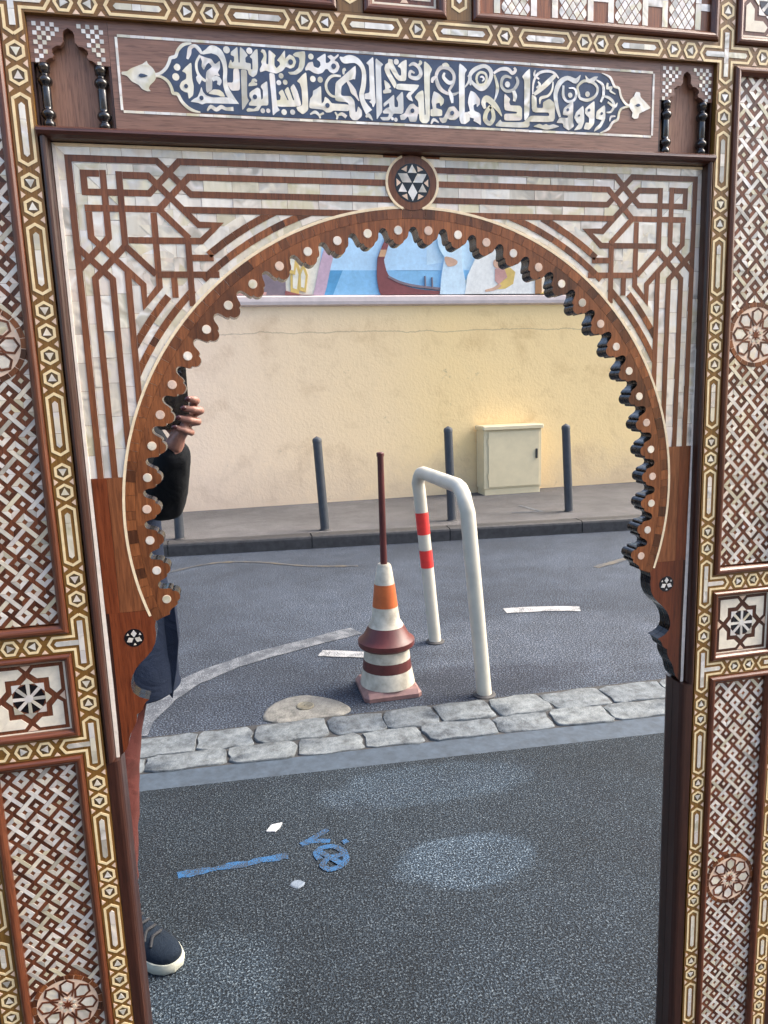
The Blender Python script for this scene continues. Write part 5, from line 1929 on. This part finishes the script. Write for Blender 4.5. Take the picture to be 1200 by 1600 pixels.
# utility cabinet against the wall
cl, cr = VT(757, 765, WT - 0.30), VT(846, 763, WT - 0.30)
ct = VT(800, 664, WT - 0.30).z
cab = empty('utility_cabinet', Vector(((cl.x + cr.x) / 2, WALL_Y + 0.16, KERB_T)), 'cream metal utility cabinet standing against the plastered wall', 'cabinet')
mb = MB(); cuboid(mb, cl.x, cr.x, WALL_Y + 0.03, WALL_Y + 0.29, KERB_T + 0.08, ct - 0.05)
fin(mb, 'body', 'cabinet_paint', cab, False)
mb = MB(); cuboid(mb, cl.x - 0.02, cr.x + 0.02, WALL_Y + 0.02, WALL_Y + 0.325, ct - 0.049, ct, 0.012)
fin(mb, 'roof', 'cabinet_paint', cab, False)
mb = MB(); cuboid(mb, cl.x + 0.012, cr.x - 0.012, WALL_Y + 0.035, WALL_Y + 0.28, KERB_T, KERB_T + 0.079)
fin(mb, 'plinth', 'cabinet_paint', cab, False)
mb = MB(); cuboid(mb, cl.x + 0.055, cr.x - 0.03, WALL_Y + 0.2905, WALL_Y + 0.304, KERB_T + 0.10, ct - 0.075)
door = fin(mb, 'door', 'cabinet_paint', cab, False)
mb = MB(); cuboid(mb, cr.x - 0.085, cr.x - 0.060, WALL_Y + 0.3045, WALL_Y + 0.320, ct - 0.42, ct - 0.30)
fin(mb, 'handle', 'cabinet_dark', door, False)
for hz in (0.2, 0.62):
    mb = MB(); lathe3(mb, (cl.x + 0.048, WALL_Y + 0.297, KERB_T + hz), [(0, .007), (0.07, .007)], 10)
    fin(mb, 'hinge', 'cabinet_paint', cab)

# white hoop barrier
nb_, fb_ = VZ(757, 1086), VZ(680, 1003)
lean = Vector((-0.085, 0, 0))
H = 1.02
hoop = empty('hoop_barrier', (nb_ + fb_) / 2, 'white tubular hoop barrier with red bands standing behind the stone gutter', 'barrier')


def hoop_pt(f):
    return None


corner = 0.11
path = [nb_, nb_ + lean * 0.5 + Vector((0, 0, H * 0.5)), nb_ + lean * 0.9 + Vector((0, 0, H - corner))]
d = (fb_ - nb_)
dn = d.normalized()
for a in (22, 45, 68):
    path.append(nb_ + lean + dn * corner * (1 - math.cos(R(a))) + Vector((0, 0, H - corner + corner * math.sin(R(a)))))
path.append(nb_ + lean + dn * corner + Vector((0, 0, H)))
path.append(fb_ + lean - dn * corner + Vector((0, 0, H)))
for a in (68, 45, 22):
    path.append(fb_ + lean - dn * corner * (1 - math.cos(R(a))) + Vector((0, 0, H - corner + corner * math.sin(R(a)))))
path += [fb_ + lean * 0.9 + Vector((0, 0, H - corner)), fb_ + lean * 0.5 + Vector((0, 0, H * 0.5)), fb_]
mb = MB(); tube(mb, [(q, .036, .036) for q in path], 18)
fin(mb, 'tube', 'hoop_white', hoop)
tf = 2 * MIRROR_Y - CAM.y - fb_.y
for v0, v1 in ((800, 834), (859, 886)):
    z0, z1 = VT(665, v1, tf).z, VT(662, v0, tf).z
    on = lambda z: fb_ + lean * (0.5 * z / (H * 0.5) if z < H * 0.5 else 0.5 + 0.4 * (z - H * 0.5) / (H * 0.5 - corner)) + Vector((0, 0, z))
    mb = MB(); tube(mb, [(on(z0), .0372, .0372), (on(z1), .0372, .0372)], 18, cap=False)
    fin(mb, 'red_band', 'hoop_red', hoop)
for q in (nb_, fb_):
    mb = MB(); lathe3(mb, (q.x, q.y, 0.001), [(0, .055), (0.005, .055), (0.009, .048), (0.010, .040)], 18)
    fin(mb, 'foot_plate', 'kerb_stone', hoop)

# two stacked traffic cones with a pole stuck through them
cb_ = VZ(606, 1076)
tc_ = 2 * MIRROR_Y - CAM.y - cb_.y
zz = lambda v: VT(606, v, tc_).z
low = empty('traffic_cone', cb_, 'dirty white and red traffic cone, lower of the stack on the road', 'traffic cone', 'stacked traffic cones')
mb = MB(); cuboid(mb, cb_.x - 0.142, cb_.x + 0.142, cb_.y - 0.142, cb_.y + 0.142, 0.001, 0.04, 0.02)
fin(mb, 'base', 'cone_pink', low, False)
z_c = zz(1008)
mb = MB(); lathe3(mb, cb_, [(0.0405, .136), (0.06, .133), (z_c * 0.52, .122)], 28)
fin(mb, 'sleeve', 'cone_white', low)
mb = MB(); lathe3(mb, cb_, [(z_c * 0.521, .1222), (z_c * 0.74, .1165)], 28)
fin(mb, 'red_band', 'cone_maroon', low)
mb = MB(); lathe3(mb, cb_, [(z_c * 0.741, .1163), (z_c - 0.001, .110)], 28)
fin(mb, 'sleeve', 'cone_white', low)
upc = empty('traffic_cone', cb_ + Vector((0, 0, z_c)), 'maroon based orange and white traffic cone, on top of the stack', 'traffic cone', 'stacked traffic cones')
z1, z2, z3, z4 = zz(976), zz(946), zz(911), zz(884)
mb = MB(); lathe3(mb, cb_, [(z_c, .128), (z_c + .012, .140), (z_c + .035, .140), (z_c + .05, .118), (z1, .088)], 28)
fin(mb, 'base', 'cone_maroon', upc)
mb = MB(); lathe3(mb, cb_, [(z1 + .0005, .0875), (z1 + 0.03, .070), (z2, .062)], 28)
fin(mb, 'sleeve', 'cone_white', upc)
mb = MB(); lathe3(mb, cb_, [(z2 + .0005, .0622), (z3, .050)], 28)
fin(mb, 'orange_band', 'cone_orange', upc)
mb = MB(); lathe3(mb, cb_, [(z3 + .0005, .0496), (z4, .036), (z4 + .012, .030)], 28)
fin(mb, 'tip', 'cone_white', upc)
pole = empty('marker_pole', cb_ + Vector((0, 0, z4 + 0.0125)), 'thin maroon pole standing up out of the traffic cones', 'pole')
zt = zz(706)
mb = MB(); lathe3(mb, cb_, [(z4 + .0125, .017), (zt - 0.02, .0155)], 14)
fin(mb, 'shaft', 'cone_maroon', pole)
mb = MB(); lathe3(mb, cb_, [(zt - .0195, .0185), (zt - .004, .0185), (zt, .014)], 14)
fin(mb, 'end_cap', 'cone_maroon', pole)

# valve cover in its patch of old concrete
vc = VZ(472, 1108)
val = empty('valve_cover', Vector((vc.x, vc.y, 0.0)), 'small oval iron valve cover set in a patch of pale old concrete', 'valve cover')
ring = [VZ(u, v) for u, v in ((412, 1126), (416, 1110), (438, 1096), (470, 1088), (505, 1091), (532, 1098), (548, 1108), (540, 1117), (510, 1122), (470, 1127), (440, 1131))]
k = len(ring)
cx_ = sum((q for q in ring), Vector()) / k
mb = MB()
ring = [q for q in smooth_poly([(q.x, q.y) for q in ring], 3)]
k = len(ring)
sc_ = lambda s, z: [Vector((cx_.x + (q[0] - cx_.x) * s, cx_.y + (q[1] - cx_.y) * s, z + random.uniform(0, .002))) for q in ring]
vv = sc_(1.0, 0.001) + sc_(0.985, 0.005) + sc_(0.92, 0.009) + sc_(0.5, 0.011) + [Vector((cx_.x, cx_.y, 0.011))]
mb.add(vv, [[i * k + j, i * k + (j + 1) % k, (i + 1) * k + (j + 1) % k, (i + 1) * k + j] for i in range(3) for j in range(k)] + [[3 * k + j, 3 * k + (j + 1) % k, 4 * k] for j in range(k)])
fin(mb, 'concrete_collar', 'old_concrete', val)
mb = MB(); lathe3(mb, (VZ(477, 1107).x, VZ(477, 1107).y, 0.010), [(0, .042), (0.006, .042), (0.008, .036), (0.0065, .034), (0.0065, .004), (0.009, .003)], 22)
lid = fin(mb, 'lid', 'cast_iron', val)

# litter on the footway
ps = [VZ(u, v, 0.007) for u, v in ((416, 1300), (424, 1293), (441, 1286), (438, 1293), (430, 1300))]
mb = MB()
k = len(ps)
tops = [q + Vector((0, 0, 0.003 + 0.008 * (i % 2))) for i, q in enumerate(ps)]
mb.add([q + Vector((0, 0, -.0005)) for q in ps] + tops, [list(range(k, 2 * k))] + [[i, (i + 1) % k, k + (i + 1) % k, k + i] for i in range(k)])
tag(fin(mb, 'paper_scrap', 'paper', None, False), 'small torn scrap of white paper lying on the footway', 'litter')
gp = VZ(465, 1381, 0.006)
mb = MB()
rg = [(gp.x + (0.021 + random.uniform(-.004, .004)) * math.cos(a), gp.y + (0.019 + random.uniform(-.004, .004)) * math.sin(a)) for a in [2 * math.pi * i / 12 for i in range(12)]]
mb.add([Vector((*q, 0.0062)) for q in rg] + [Vector((gp.x + (q[0] - gp.x) * .8, gp.y + (q[1] - gp.y) * .8, 0.0085)) for q in rg], [[i, (i + 1) % 12, 12 + (i + 1) % 12, 12 + i] for i in range(12)] + [list(range(12, 24))])
plain('gum', (0.13, 0.16, 0.20), 0.7, 0.15)
tag(fin(mb, 'gum_spot', 'gum', None, False), 'flat pale grey chewing gum spot on the footway', 'gum')

# ================================================================== THE PHOTOGRAPHER
ma, nt, n, l, p = new_mat('skin')
v = coords(nt)
a = noise(nt, v, 60, 4, 0.6)
l.new(ramp(nt, a, [(0.3, (0.19, 0.085, 0.062)), (0.7, (0.30, 0.150, 0.112))]), p.inputs['Base Color'])
p.inputs['Roughness'].default_value = 0.5
p.inputs['Subsurface Weight'].default_value = 0.1
p.inputs['Subsurface Radius'].default_value = (0.01, 0.004, 0.002)
l.new(bump(nt, noise(nt, v, 400, 3), 0.3, 0.0006), p.inputs['Normal'])
MATS['skin'] = ma


def cloth(name, c_, scale=700, rough=0.85):
    ma, nt, n, l, p = new_mat(name)
    v = coords(nt)
    a = noise(nt, v, 5, 5, 0.6)
    w = noise(nt, v, scale, 2, 0.5)
    l.new(ramp(nt, a, [(0.3, [x * 0.75 for x in c_]), (0.7, [x * 1.25 for x in c_])]), p.inputs['Base Color'])
    p.inputs['Roughness'].default_value = rough
    p.inputs['Sheen Weight'].default_value = 0.02
    p.inputs['Specular IOR Level'].default_value = 0.15
    l.new(bump(nt, math_n(nt, 'ADD', math_n(nt, 'MULTIPLY', w, 0.15), noise(nt, v, 16, 3, 0.5, 1.0)), 0.6, 0.012), p.inputs['Normal'])
    MATS[name] = ma


cloth('navy_cloth', (0.0065, 0.012, 0.028))
cloth('black_cloth', (0.004, 0.005, 0.007))
cloth('maroon_cloth', (0.075, 0.021, 0.018))
cloth('shoe_canvas', (0.008, 0.014, 0.024), 500)
plain('shoe_rubber', (0.38, 0.39, 0.33), 0.6, 0.15, 40)
plain('lace', (0.015, 0.016, 0.02), 0.8, 0.2)
plain('hair', (0.022, 0.014, 0.010), 0.5, 0.4, 120, 0.5, 0.003)
plain('eye_white', (0.7, 0.68, 0.64), 0.2, 0.05)
plain('nail', (0.060, 0.012, 0.016), 0.15, 0.2, coat=0.6)
plain('phone_black', (0.008, 0.008, 0.009), 0.18, 0.2, coat=0.4)
plain('phone_glass', (0.004, 0.004, 0.006), 0.05, 0.1)
plain('button_metal', (0.45, 0.47, 0.5), 0.35, 0.1, metal=0.8)

V3 = Vector
GZ = 0.006
pc_ = V3((-0.62, -1.07, GZ))
mb = MB()
# torso, neck, head
tube(mb, [(V3((-.62, -1.07, .84)), .150, .100), (V3((-.62, -1.07, .95)), .160, .105), (V3((-.62, -1.07, 1.10)), .140, .098), (V3((-.615, -1.075, 1.25)), .160, .105), (V3((-.61, -1.08, 1.36)), .175, .100), (V3((-.605, -1.08, 1.43)), .120, .075), (V3((-.60, -1.07, 1.48)), .058, .058), (V3((-.595, -1.06, 1.55)), .052, .055)], 20, up=V3((0, 1, 0)))
ell(mb, (-.588, -1.045, 1.655), (.074, .092, .105), 20, 14)
ell(mb, (-.586, -1.015, 1.610), (.052, .060, .062), 18, 12)          # jaw
tube(mb, [(V3((-.585, -.952, 1.672)), .008, .008), (V3((-.584, -.938, 1.648)), .011, .012), (V3((-.584, -.944, 1.632)), .014, .010)], 8)   # nose
ell(mb, (-.584, -.955, 1.600), (.022, .010, .008), 12, 8)            # lips
for sx in (-1, 1):
    ell(mb, (-.588 + sx * .073, -1.05, 1.65), (.008, .020, .030), 10, 8)   # ears
    ell(mb, (-.586 + sx * .030, -.962, 1.685), (.022, .012, .008), 10, 8)  # brows
# arms
sh_r, el_r, wr_r = V3((-.445, -1.085, 1.385)), V3((-.395, -.965, 1.215)), V3((-.352, -.862, 1.372))
sh_l, el_l, wr_l = V3((-.785, -1.085, 1.385)), V3((-.855, -1.10, 1.10)), V3((-.835, -1.02, .865))
for sh, el, wr in ((sh_r, el_r, wr_r), (sh_l, el_l, wr_l)):
    tube(mb, [(V3((-.62, -1.08, 1.38)), .05, .05), (sh, .058, .058), (sh.lerp(el, .5), .046, .046), (el, .040, .040), (el.lerp(wr, .3), .041, .041), (wr.lerp(el, .12), .027, .030), (wr, .026, .029)], 14)
# legs
hipr, knr, anr = V3((-.555, -1.07, .86)), V3((-.592, -1.035, .48)), V3((-.612, -1.020, .085))
hipl, knl, anl = V3((-.70, -1.07, .86)), V3((-.745, -1.05, .48)), V3((-.77, -1.07, .085))
for hp, kn, an in ((hipr, knr, anr), (hipl, knl, anl)):
    tube(mb, [(hp, .080, .085), (hp.lerp(kn, .5), .068, .072), (kn, .052, .055), (kn.lerp(an, .35), .050, .055), (kn.lerp(an, .85), .036, .040), (an, .036, .042)], 14, up=V3((0, 1, 0)))
# right hand: palm behind the phone's edge, fingers wrapped round to its back
tube(mb, [(wr_r, .024, .028), (V3((-.338, -.858, 1.398)), .017, .036), (V3((-.318, -.857, 1.428)), .015, .044), (V3((-.306, -.854, 1.448)), .012, .040)], 14, up=V3((.55, 0, .83)))
fingers = [
    [(-.302, -.855, 1.468, .0105), (-.292, -.834, 1.478, .0098), (-.297, -.8165, 1.481, .0090), (-.310, -.8145, 1.483, .0082)],
    [(-.298, -.855, 1.449, .0110), (-.284, -.834, 1.455, .0102), (-.299, -.8160, 1.458, .0094), (-.321, -.8140, 1.463, .0084)],
    [(-.304, -.855, 1.428, .0108), (-.292, -.834, 1.430, .0100), (-.309, -.8160, 1.435, .0092), (-.334, -.8140, 1.442, .0082)],
    [(-.316, -.853, 1.408, .0098), (-.308, -.834, 1.406, .0090), (-.322, -.8165, 1.412, .0083), (-.344, -.8145, 1.421, .0074)],
    [(-.345, -.866, 1.404, .0135), (-.362, -.856, 1.425, .0120), (-.366, -.845, 1.452, .0105), (-.360, -.8435, 1.474, .0090)],
]
for f in fingers:
    sm = smooth_line(f, 4)
    tube(mb, [(V3(q[:3]), q[3] * (0.98 if i in (4, 8) else 0.86), q[3] * (0.98 if i in (4, 8) else 0.86)) for i, q in enumerate(sm)], 12)
# left hand, hanging and slightly curled
hx, hy, hz = wr_l
tube(mb, [(wr_l, .024, .028), (V3((hx, hy + .02, hz - .05)), .016, .040), (V3((hx + .002, hy + .025, hz - .09)), .013, .042)], 12, up=V3((0, 1, .2)))
for i in range(4):
    yb_ = hy + .052 - i * .020
    ln_ = (.070, .078, .072, .056)[i]
    f = [(hx, yb_, hz - .085, .0098), (hx + .004, yb_ + .002, hz - .085 - ln_ * .5, .0092), (hx + .016, yb_ + .002, hz - .085 - ln_ * .85, .0085), (hx + .028, yb_ + .002, hz - .085 - ln_, .0075)]
    tube(mb, [(V3(q[:3]), q[3], q[3]) for q in smooth_line(f, 3)], 10)
f = [(hx + .005, hy + .035, hz - .03, .013), (hx + .018, hy + .060, hz - .06, .011), (hx + .024, hy + .066, hz - .09, .0095), (hx + .028, hy + .064, hz - .108, .008)]
tube(mb, [(V3(q[:3]), q[3], q[3]) for q in smooth_line(f, 3)], 10)
person = fin(mb, 'person', 'skin', None, True, origin=pc_)
rm = person.modifiers.new('remesh', 'REMESH')
rm.mode = 'VOXEL'
rm.voxel_size = 0.0030
rm.use_smooth_shade = True
smo = person.modifiers.new('smooth', 'SMOOTH')
smo.factor = 0.5
smo.iterations = 1
tag(person, 'person in a long navy jacket and maroon trousers holding up a black phone', 'person')
# eyes, hair, nails
for sx in (-1, 1):
    mb = MB(); ell(mb, (-.585 + sx * .031, -.967, 1.664), (.0125, .0115, .0115), 12, 8)
    fin(mb, 'eye', 'eye_white', person)
mb = MB()
ell(mb, (-.589, -1.062, 1.678), (.083, .094, .100), 22, 16)
tube(mb, [(V3((-.665, -1.06, 1.68)), .018, .05), (V3((-.672, -1.075, 1.58)), .018, .05), (V3((-.662, -1.085, 1.50)), .012, .04)], 10, up=V3((0, 1, 0)))
tube(mb, [(V3((-.513, -1.06, 1.68)), .018, .05), (V3((-.506, -1.075, 1.58)), .018, .05), (V3((-.516, -1.085, 1.50)), .012, .04)], 10, up=V3((0, 1, 0)))
tube(mb, [(V3((-.59, -1.145, 1.68)), .06, .022), (V3((-.59, -1.155, 1.58)), .07, .02), (V3((-.595, -1.150, 1.49)), .06, .015)], 14, up=V3((0, 1, 0)))
fin(mb, 'hair', 'hair', person)
for f in fingers[:4]:
    q, b = V3(f[3][:3]), V3(f[2][:3])
    d = (q - b).normalized()
    c_ = q - d * .001 + V3((0, f[3][3] - .0012, 0))
    mb = MB(); ell(mb, c_, (.0066, .0022, .0050), 12, 8)
    fin(mb, 'fingernail', 'nail', person)
# jacket: body with open hem, sleeves
mb = MB()
prof = [(-.610, -1.085, .700, .212, .135), (-.610, -1.080, .80, .206, .132), (-.608, -1.078, .92, .202, .130), (-.606, -1.078, 1.05, .196, .126), (-.606, -1.080, 1.18, .192, .124), (-.606, -1.082, 1.30, .198, .122), (-.605, -1.084, 1.38, .190, .108), (-.603, -1.084, 1.43, .140, .088), (-.600, -1.076, 1.465, .082, .074), (-.597, -1.070, 1.50, .070, .068)]
tube(mb, [(V3(q[:3]), q[3], q[4]) for q in prof], 28, up=V3((0, 1, 0)), cap=False)
for q in (0, len(prof) - 1):
    ring_ = [mb.v[q * 28 + j] for j in range(28)]
    c_ = sum(ring_, V3()) / 28
    mb.add(ring_ + [c_ + V3((0, 0, .02 if q == 0 else -.01))], [[j, (j + 1) % 28, 28] for j in range(28)])
jk = fin(mb, 'jacket', 'navy_cloth', person)
ds = jk.modifiers.new('sub', 'SUBSURF'); ds.levels = 2; ds.render_levels = 2
tx = bpy.data.textures.new('folds', 'CLOUDS'); tx.noise_scale = 0.16; tx.noise_depth = 2
dm_ = jk.modifiers.new('folds', 'DISPLACE'); dm_.texture = tx; dm_.strength = 0.022; dm_.texture_coords = 'LOCAL'
for sh, el, wr, nm in ((sh_r, el_r, wr_r, 'black_cloth'), (sh_l, el_l, wr_l, 'navy_cloth')):
    mb = MB()
    tube(mb, [(sh.lerp(V3((-.61, -1.08, 1.36)), .35), .078, .078), (sh, .076, .078), (sh.lerp(el, .5), .068, .070), (sh.lerp(el, .85), .063, .064), (el, .053, .053), (el.lerp(wr, .25), .053, .052), (el.lerp(wr, .6), .047, .046), (el.lerp(wr, .86), .040, .041), (el.lerp(wr, .97), .040, .041)], 22)
    o = fin(mb, 'sleeve', nm, person)
    ds = o.modifiers.new('sub', 'SUBSURF'); ds.levels = 2; ds.render_levels = 2
    tx2 = bpy.data.textures.new('creases', 'CLOUDS'); tx2.noise_scale = 0.045; tx2.noise_depth = 1
    dm_ = o.modifiers.new('folds', 'DISPLACE'); dm_.texture = tx2; dm_.strength = 0.013; dm_.texture_coords = 'LOCAL'
# front flap of the jacket swinging loose, with its button
mb = MB()
fl = [VT(u, v, 1.905) for u, v in ((236, 930), (272, 940), (279, 1000), (276, 1045), (272, 1070), (270, 1090), (262, 1080), (256, 1062), (238, 1062), (230, 1062), (232, 1000))]
k = len(fl)
mb.add([q + V3((0, 0.006, 0)) for q in fl] + [q + V3((0, -0.05, 0)) for q in fl], [list(range(k)), list(range(2 * k - 1, k - 1, -1))] + [[i, k + i, k + (i + 1) % k, (i + 1) % k] for i in range(k)])
o = fin(mb, 'jacket_flap', 'navy_cloth', person, False)
bu_ = VT(248, 1048, 1.897)
mb = MB(); ell(mb, bu_ + V3((0, -.001, 0)), (.009, .0035, .011), 14, 8)
fin(mb, 'button', 'button_metal', person)
# trousers
mb = MB()
tube(mb, [(V3((-.63, -1.07, .97)), .170, .118), (V3((-.63, -1.07, .88)), .172, .120), (V3((-.63, -1.07, .80)), .165, .115)], 22, up=V3((0, 1, 0)))
for hp, kn, an in ((hipr, knr, anr), (hipl, knl, anl)):
    lw = an + V3((0, 0, .02))
    tube(mb, [(hp, .094, .100), (hp.lerp(kn, .5), .082, .086), (kn + V3((0, .004, .03)), .069, .072), (kn + V3((0, .002, -.06)), .064, .068), (kn.lerp(lw, .5), .058, .064), (kn.lerp(lw, .85), .052, .060), (lw, .052, .062)], 20, up=V3((0, 1, 0)))
tr = fin(mb, 'trousers', 'maroon_cloth', person)
ds = tr.modifiers.new('sub', 'SUBSURF'); ds.levels = 2; ds.render_levels = 2
dm_ = tr.modifiers.new('folds', 'DISPLACE'); dm_.texture = tx2; dm_.strength = 0.016; dm_.texture_coords = 'LOCAL'


def shoe(ank, toe, parent):
    """low canvas trainer: upper, pale rubber sole, laces"""
    d = V3((toe.x - ank.x, toe.y - ank.y, 0)).normalized()
    s_ = V3((d.y, -d.x, 0))
    L0 = ank - d * 0.075
    L0.z = GZ
    ln_ = (V3((toe.x, toe.y, 0)) - V3((L0.x, L0.y, 0))).length
    st = [(0.0, .016), (0.03, .030), (0.12, .036), (0.35, .035), (0.55, .042), (0.72, .048), (0.86, .045), (0.95, .033), (1.0, .014)]
    hgt = [.060, .070, .075, .074, .058, .042, .034, .029, .022]
    sole = MB()
    for lev_ in (0,):
        L_ = [L0 + d * (ln_ * f) + s_ * w for f, w in st]
        R_ = [L0 + d * (ln_ * f) - s_ * w for f, w in st]
        rim = L_ + R_[::-1]
        k = len(rim)
        c_ = sum(rim, V3()) / k
        lv = []
        for sc, z in ((0.975, 0.0), (1.02, 0.006), (1.03, 0.020), (1.0, 0.030), (0.93, 0.031)):
            lv += [V3((c_.x + (q.x - c_.x) * sc, c_.y + (q.y - c_.y) * sc, GZ + z)) for q in rim]
        sole.add(lv, [[i * k + j, i * k + (j + 1) % k, (i + 1) * k + (j + 1) % k, (i + 1) * k + j] for i in range(4) for j in range(k)] + [list(range(k)), [4 * k + j for j in range(k)]])
    so = fin(sole, 'shoe', 'shoe_rubber', parent)
    so['label'] = 'dark canvas trainer with a pale rubber sole'
    up = MB()
    lv = []
    kk = 12
    for (f, w), h in zip(st, hgt):
        c0 = L0 + d * (ln_ * f)
        for j in range(kk + 1):
            a = math.pi * j / kk
            lv.append(V3((c0.x, c0.y, GZ + .026)) + s_ * (w * 0.97 * math.cos(a)) + V3((0, 0, h * math.sin(a) ** 0.75)))
    up.add(lv, [[i * (kk + 1) + j, i * (kk + 1) + j + 1, (i + 1) * (kk + 1) + j + 1, (i + 1) * (kk + 1) + j] for i in range(len(st) - 1) for j in range(kk)] + [list(range(kk + 1)), [(len(st) - 1) * (kk + 1) + j for j in range(kk + 1)]])
    uo = fin(up, 'upper', 'shoe_canvas', so)
    uo.modifiers.new('sub', 'SUBSURF').render_levels = 2
    for q, f in enumerate((0.50, 0.58, 0.66, 0.74)):
        c0 = L0 + d * (ln_ * f)
        h = .029 + (.063, .055, .047, .041)[q]
        lc = MB()
        pts = [V3((c0.x, c0.y, GZ + h - .012)) + s_ * .028 - d * .012, V3((c0.x, c0.y, GZ + h + .001)) + s_ * .010, V3((c0.x, c0.y, GZ + h + .001)) - s_ * .010, V3((c0.x, c0.y, GZ + h - .012)) - s_ * .028 + d * .012]
        tube(lc, [(V3(t), .0042, .0042) for t in smooth_line([tuple(t) for t in pts], 4)], 8)
        fin(lc, 'lace', 'lace', so)
    lc = MB()
    c0 = L0 + d * (ln_ * .46)
    pts = [V3((c0.x, c0.y, GZ + .112)), V3((c0.x, c0.y, GZ + .135)) - s_ * .028 + d * .01, V3((c0.x, c0.y, GZ + .120)) - s_ * .05 + d * .03, V3((c0.x, c0.y, GZ + .085)) - s_ * .045 + d * .04]
    tube(lc, [(V3(t), .0042, .0042) for t in smooth_line([tuple(t) for t in pts], 4)], 8)
    fin(lc, 'lace', 'lace', so)
    return so


shoe(V3((-.612, -1.000, 0)), V3((-.448, -.838, 0)), person)
shoe(V3((-.775, -1.055, 0)), V3((-.835, -.835, 0)), person)

# the phone
ph = empty('phone', V3((-.3425, -.829, 1.4)), 'black smartphone held upright in the hand of the person', 'phone')
mb = MB()
px0, px1, pz0, pz1 = -.3815, -.3085, 1.415, 1.574
mb2 = []
rr_ = .009
for cxp, czp, a0 in ((px1 - rr_, pz1 - rr_, 0), (px0 + rr_, pz1 - rr_, 90), (px0 + rr_, pz0 + rr_, 180), (px1 - rr_, pz0 + rr_, 270)):
    for j in range(5):
        a = R(a0 + 90 * j / 4)
        mb2.append((cxp + rr_ * math.cos(a), czp + rr_ * math.sin(a)))
k = len(mb2)
mb.add([V3((q[0], -.825, q[1])) for q in mb2] + [V3((q[0], -.8335, q[1])) for q in mb2], [list(range(k)), list(range(k, 2 * k))] + [[i, (i + 1) % k, k + (i + 1) % k, k + i] for i in range(k)])
fin(mb, 'body', 'phone_black', ph, False)
mb = MB(); cuboid(mb, px0 + .003, px1 - .003, -.8345, -.8337, pz0 + .003, pz1 - .003, .0003)
fin(mb, 'screen', 'phone_glass', ph, False)
for zc_ in (1.556, 1.540):
    mb = MB()
    tube(mb, [(V3((px1 - .016, -.8249, zc_)), .0065, .0065), (V3((px1 - .016, -.8235, zc_)), .0062, .0062)], 16)
    fin(mb, 'lens', 'phone_glass', ph)
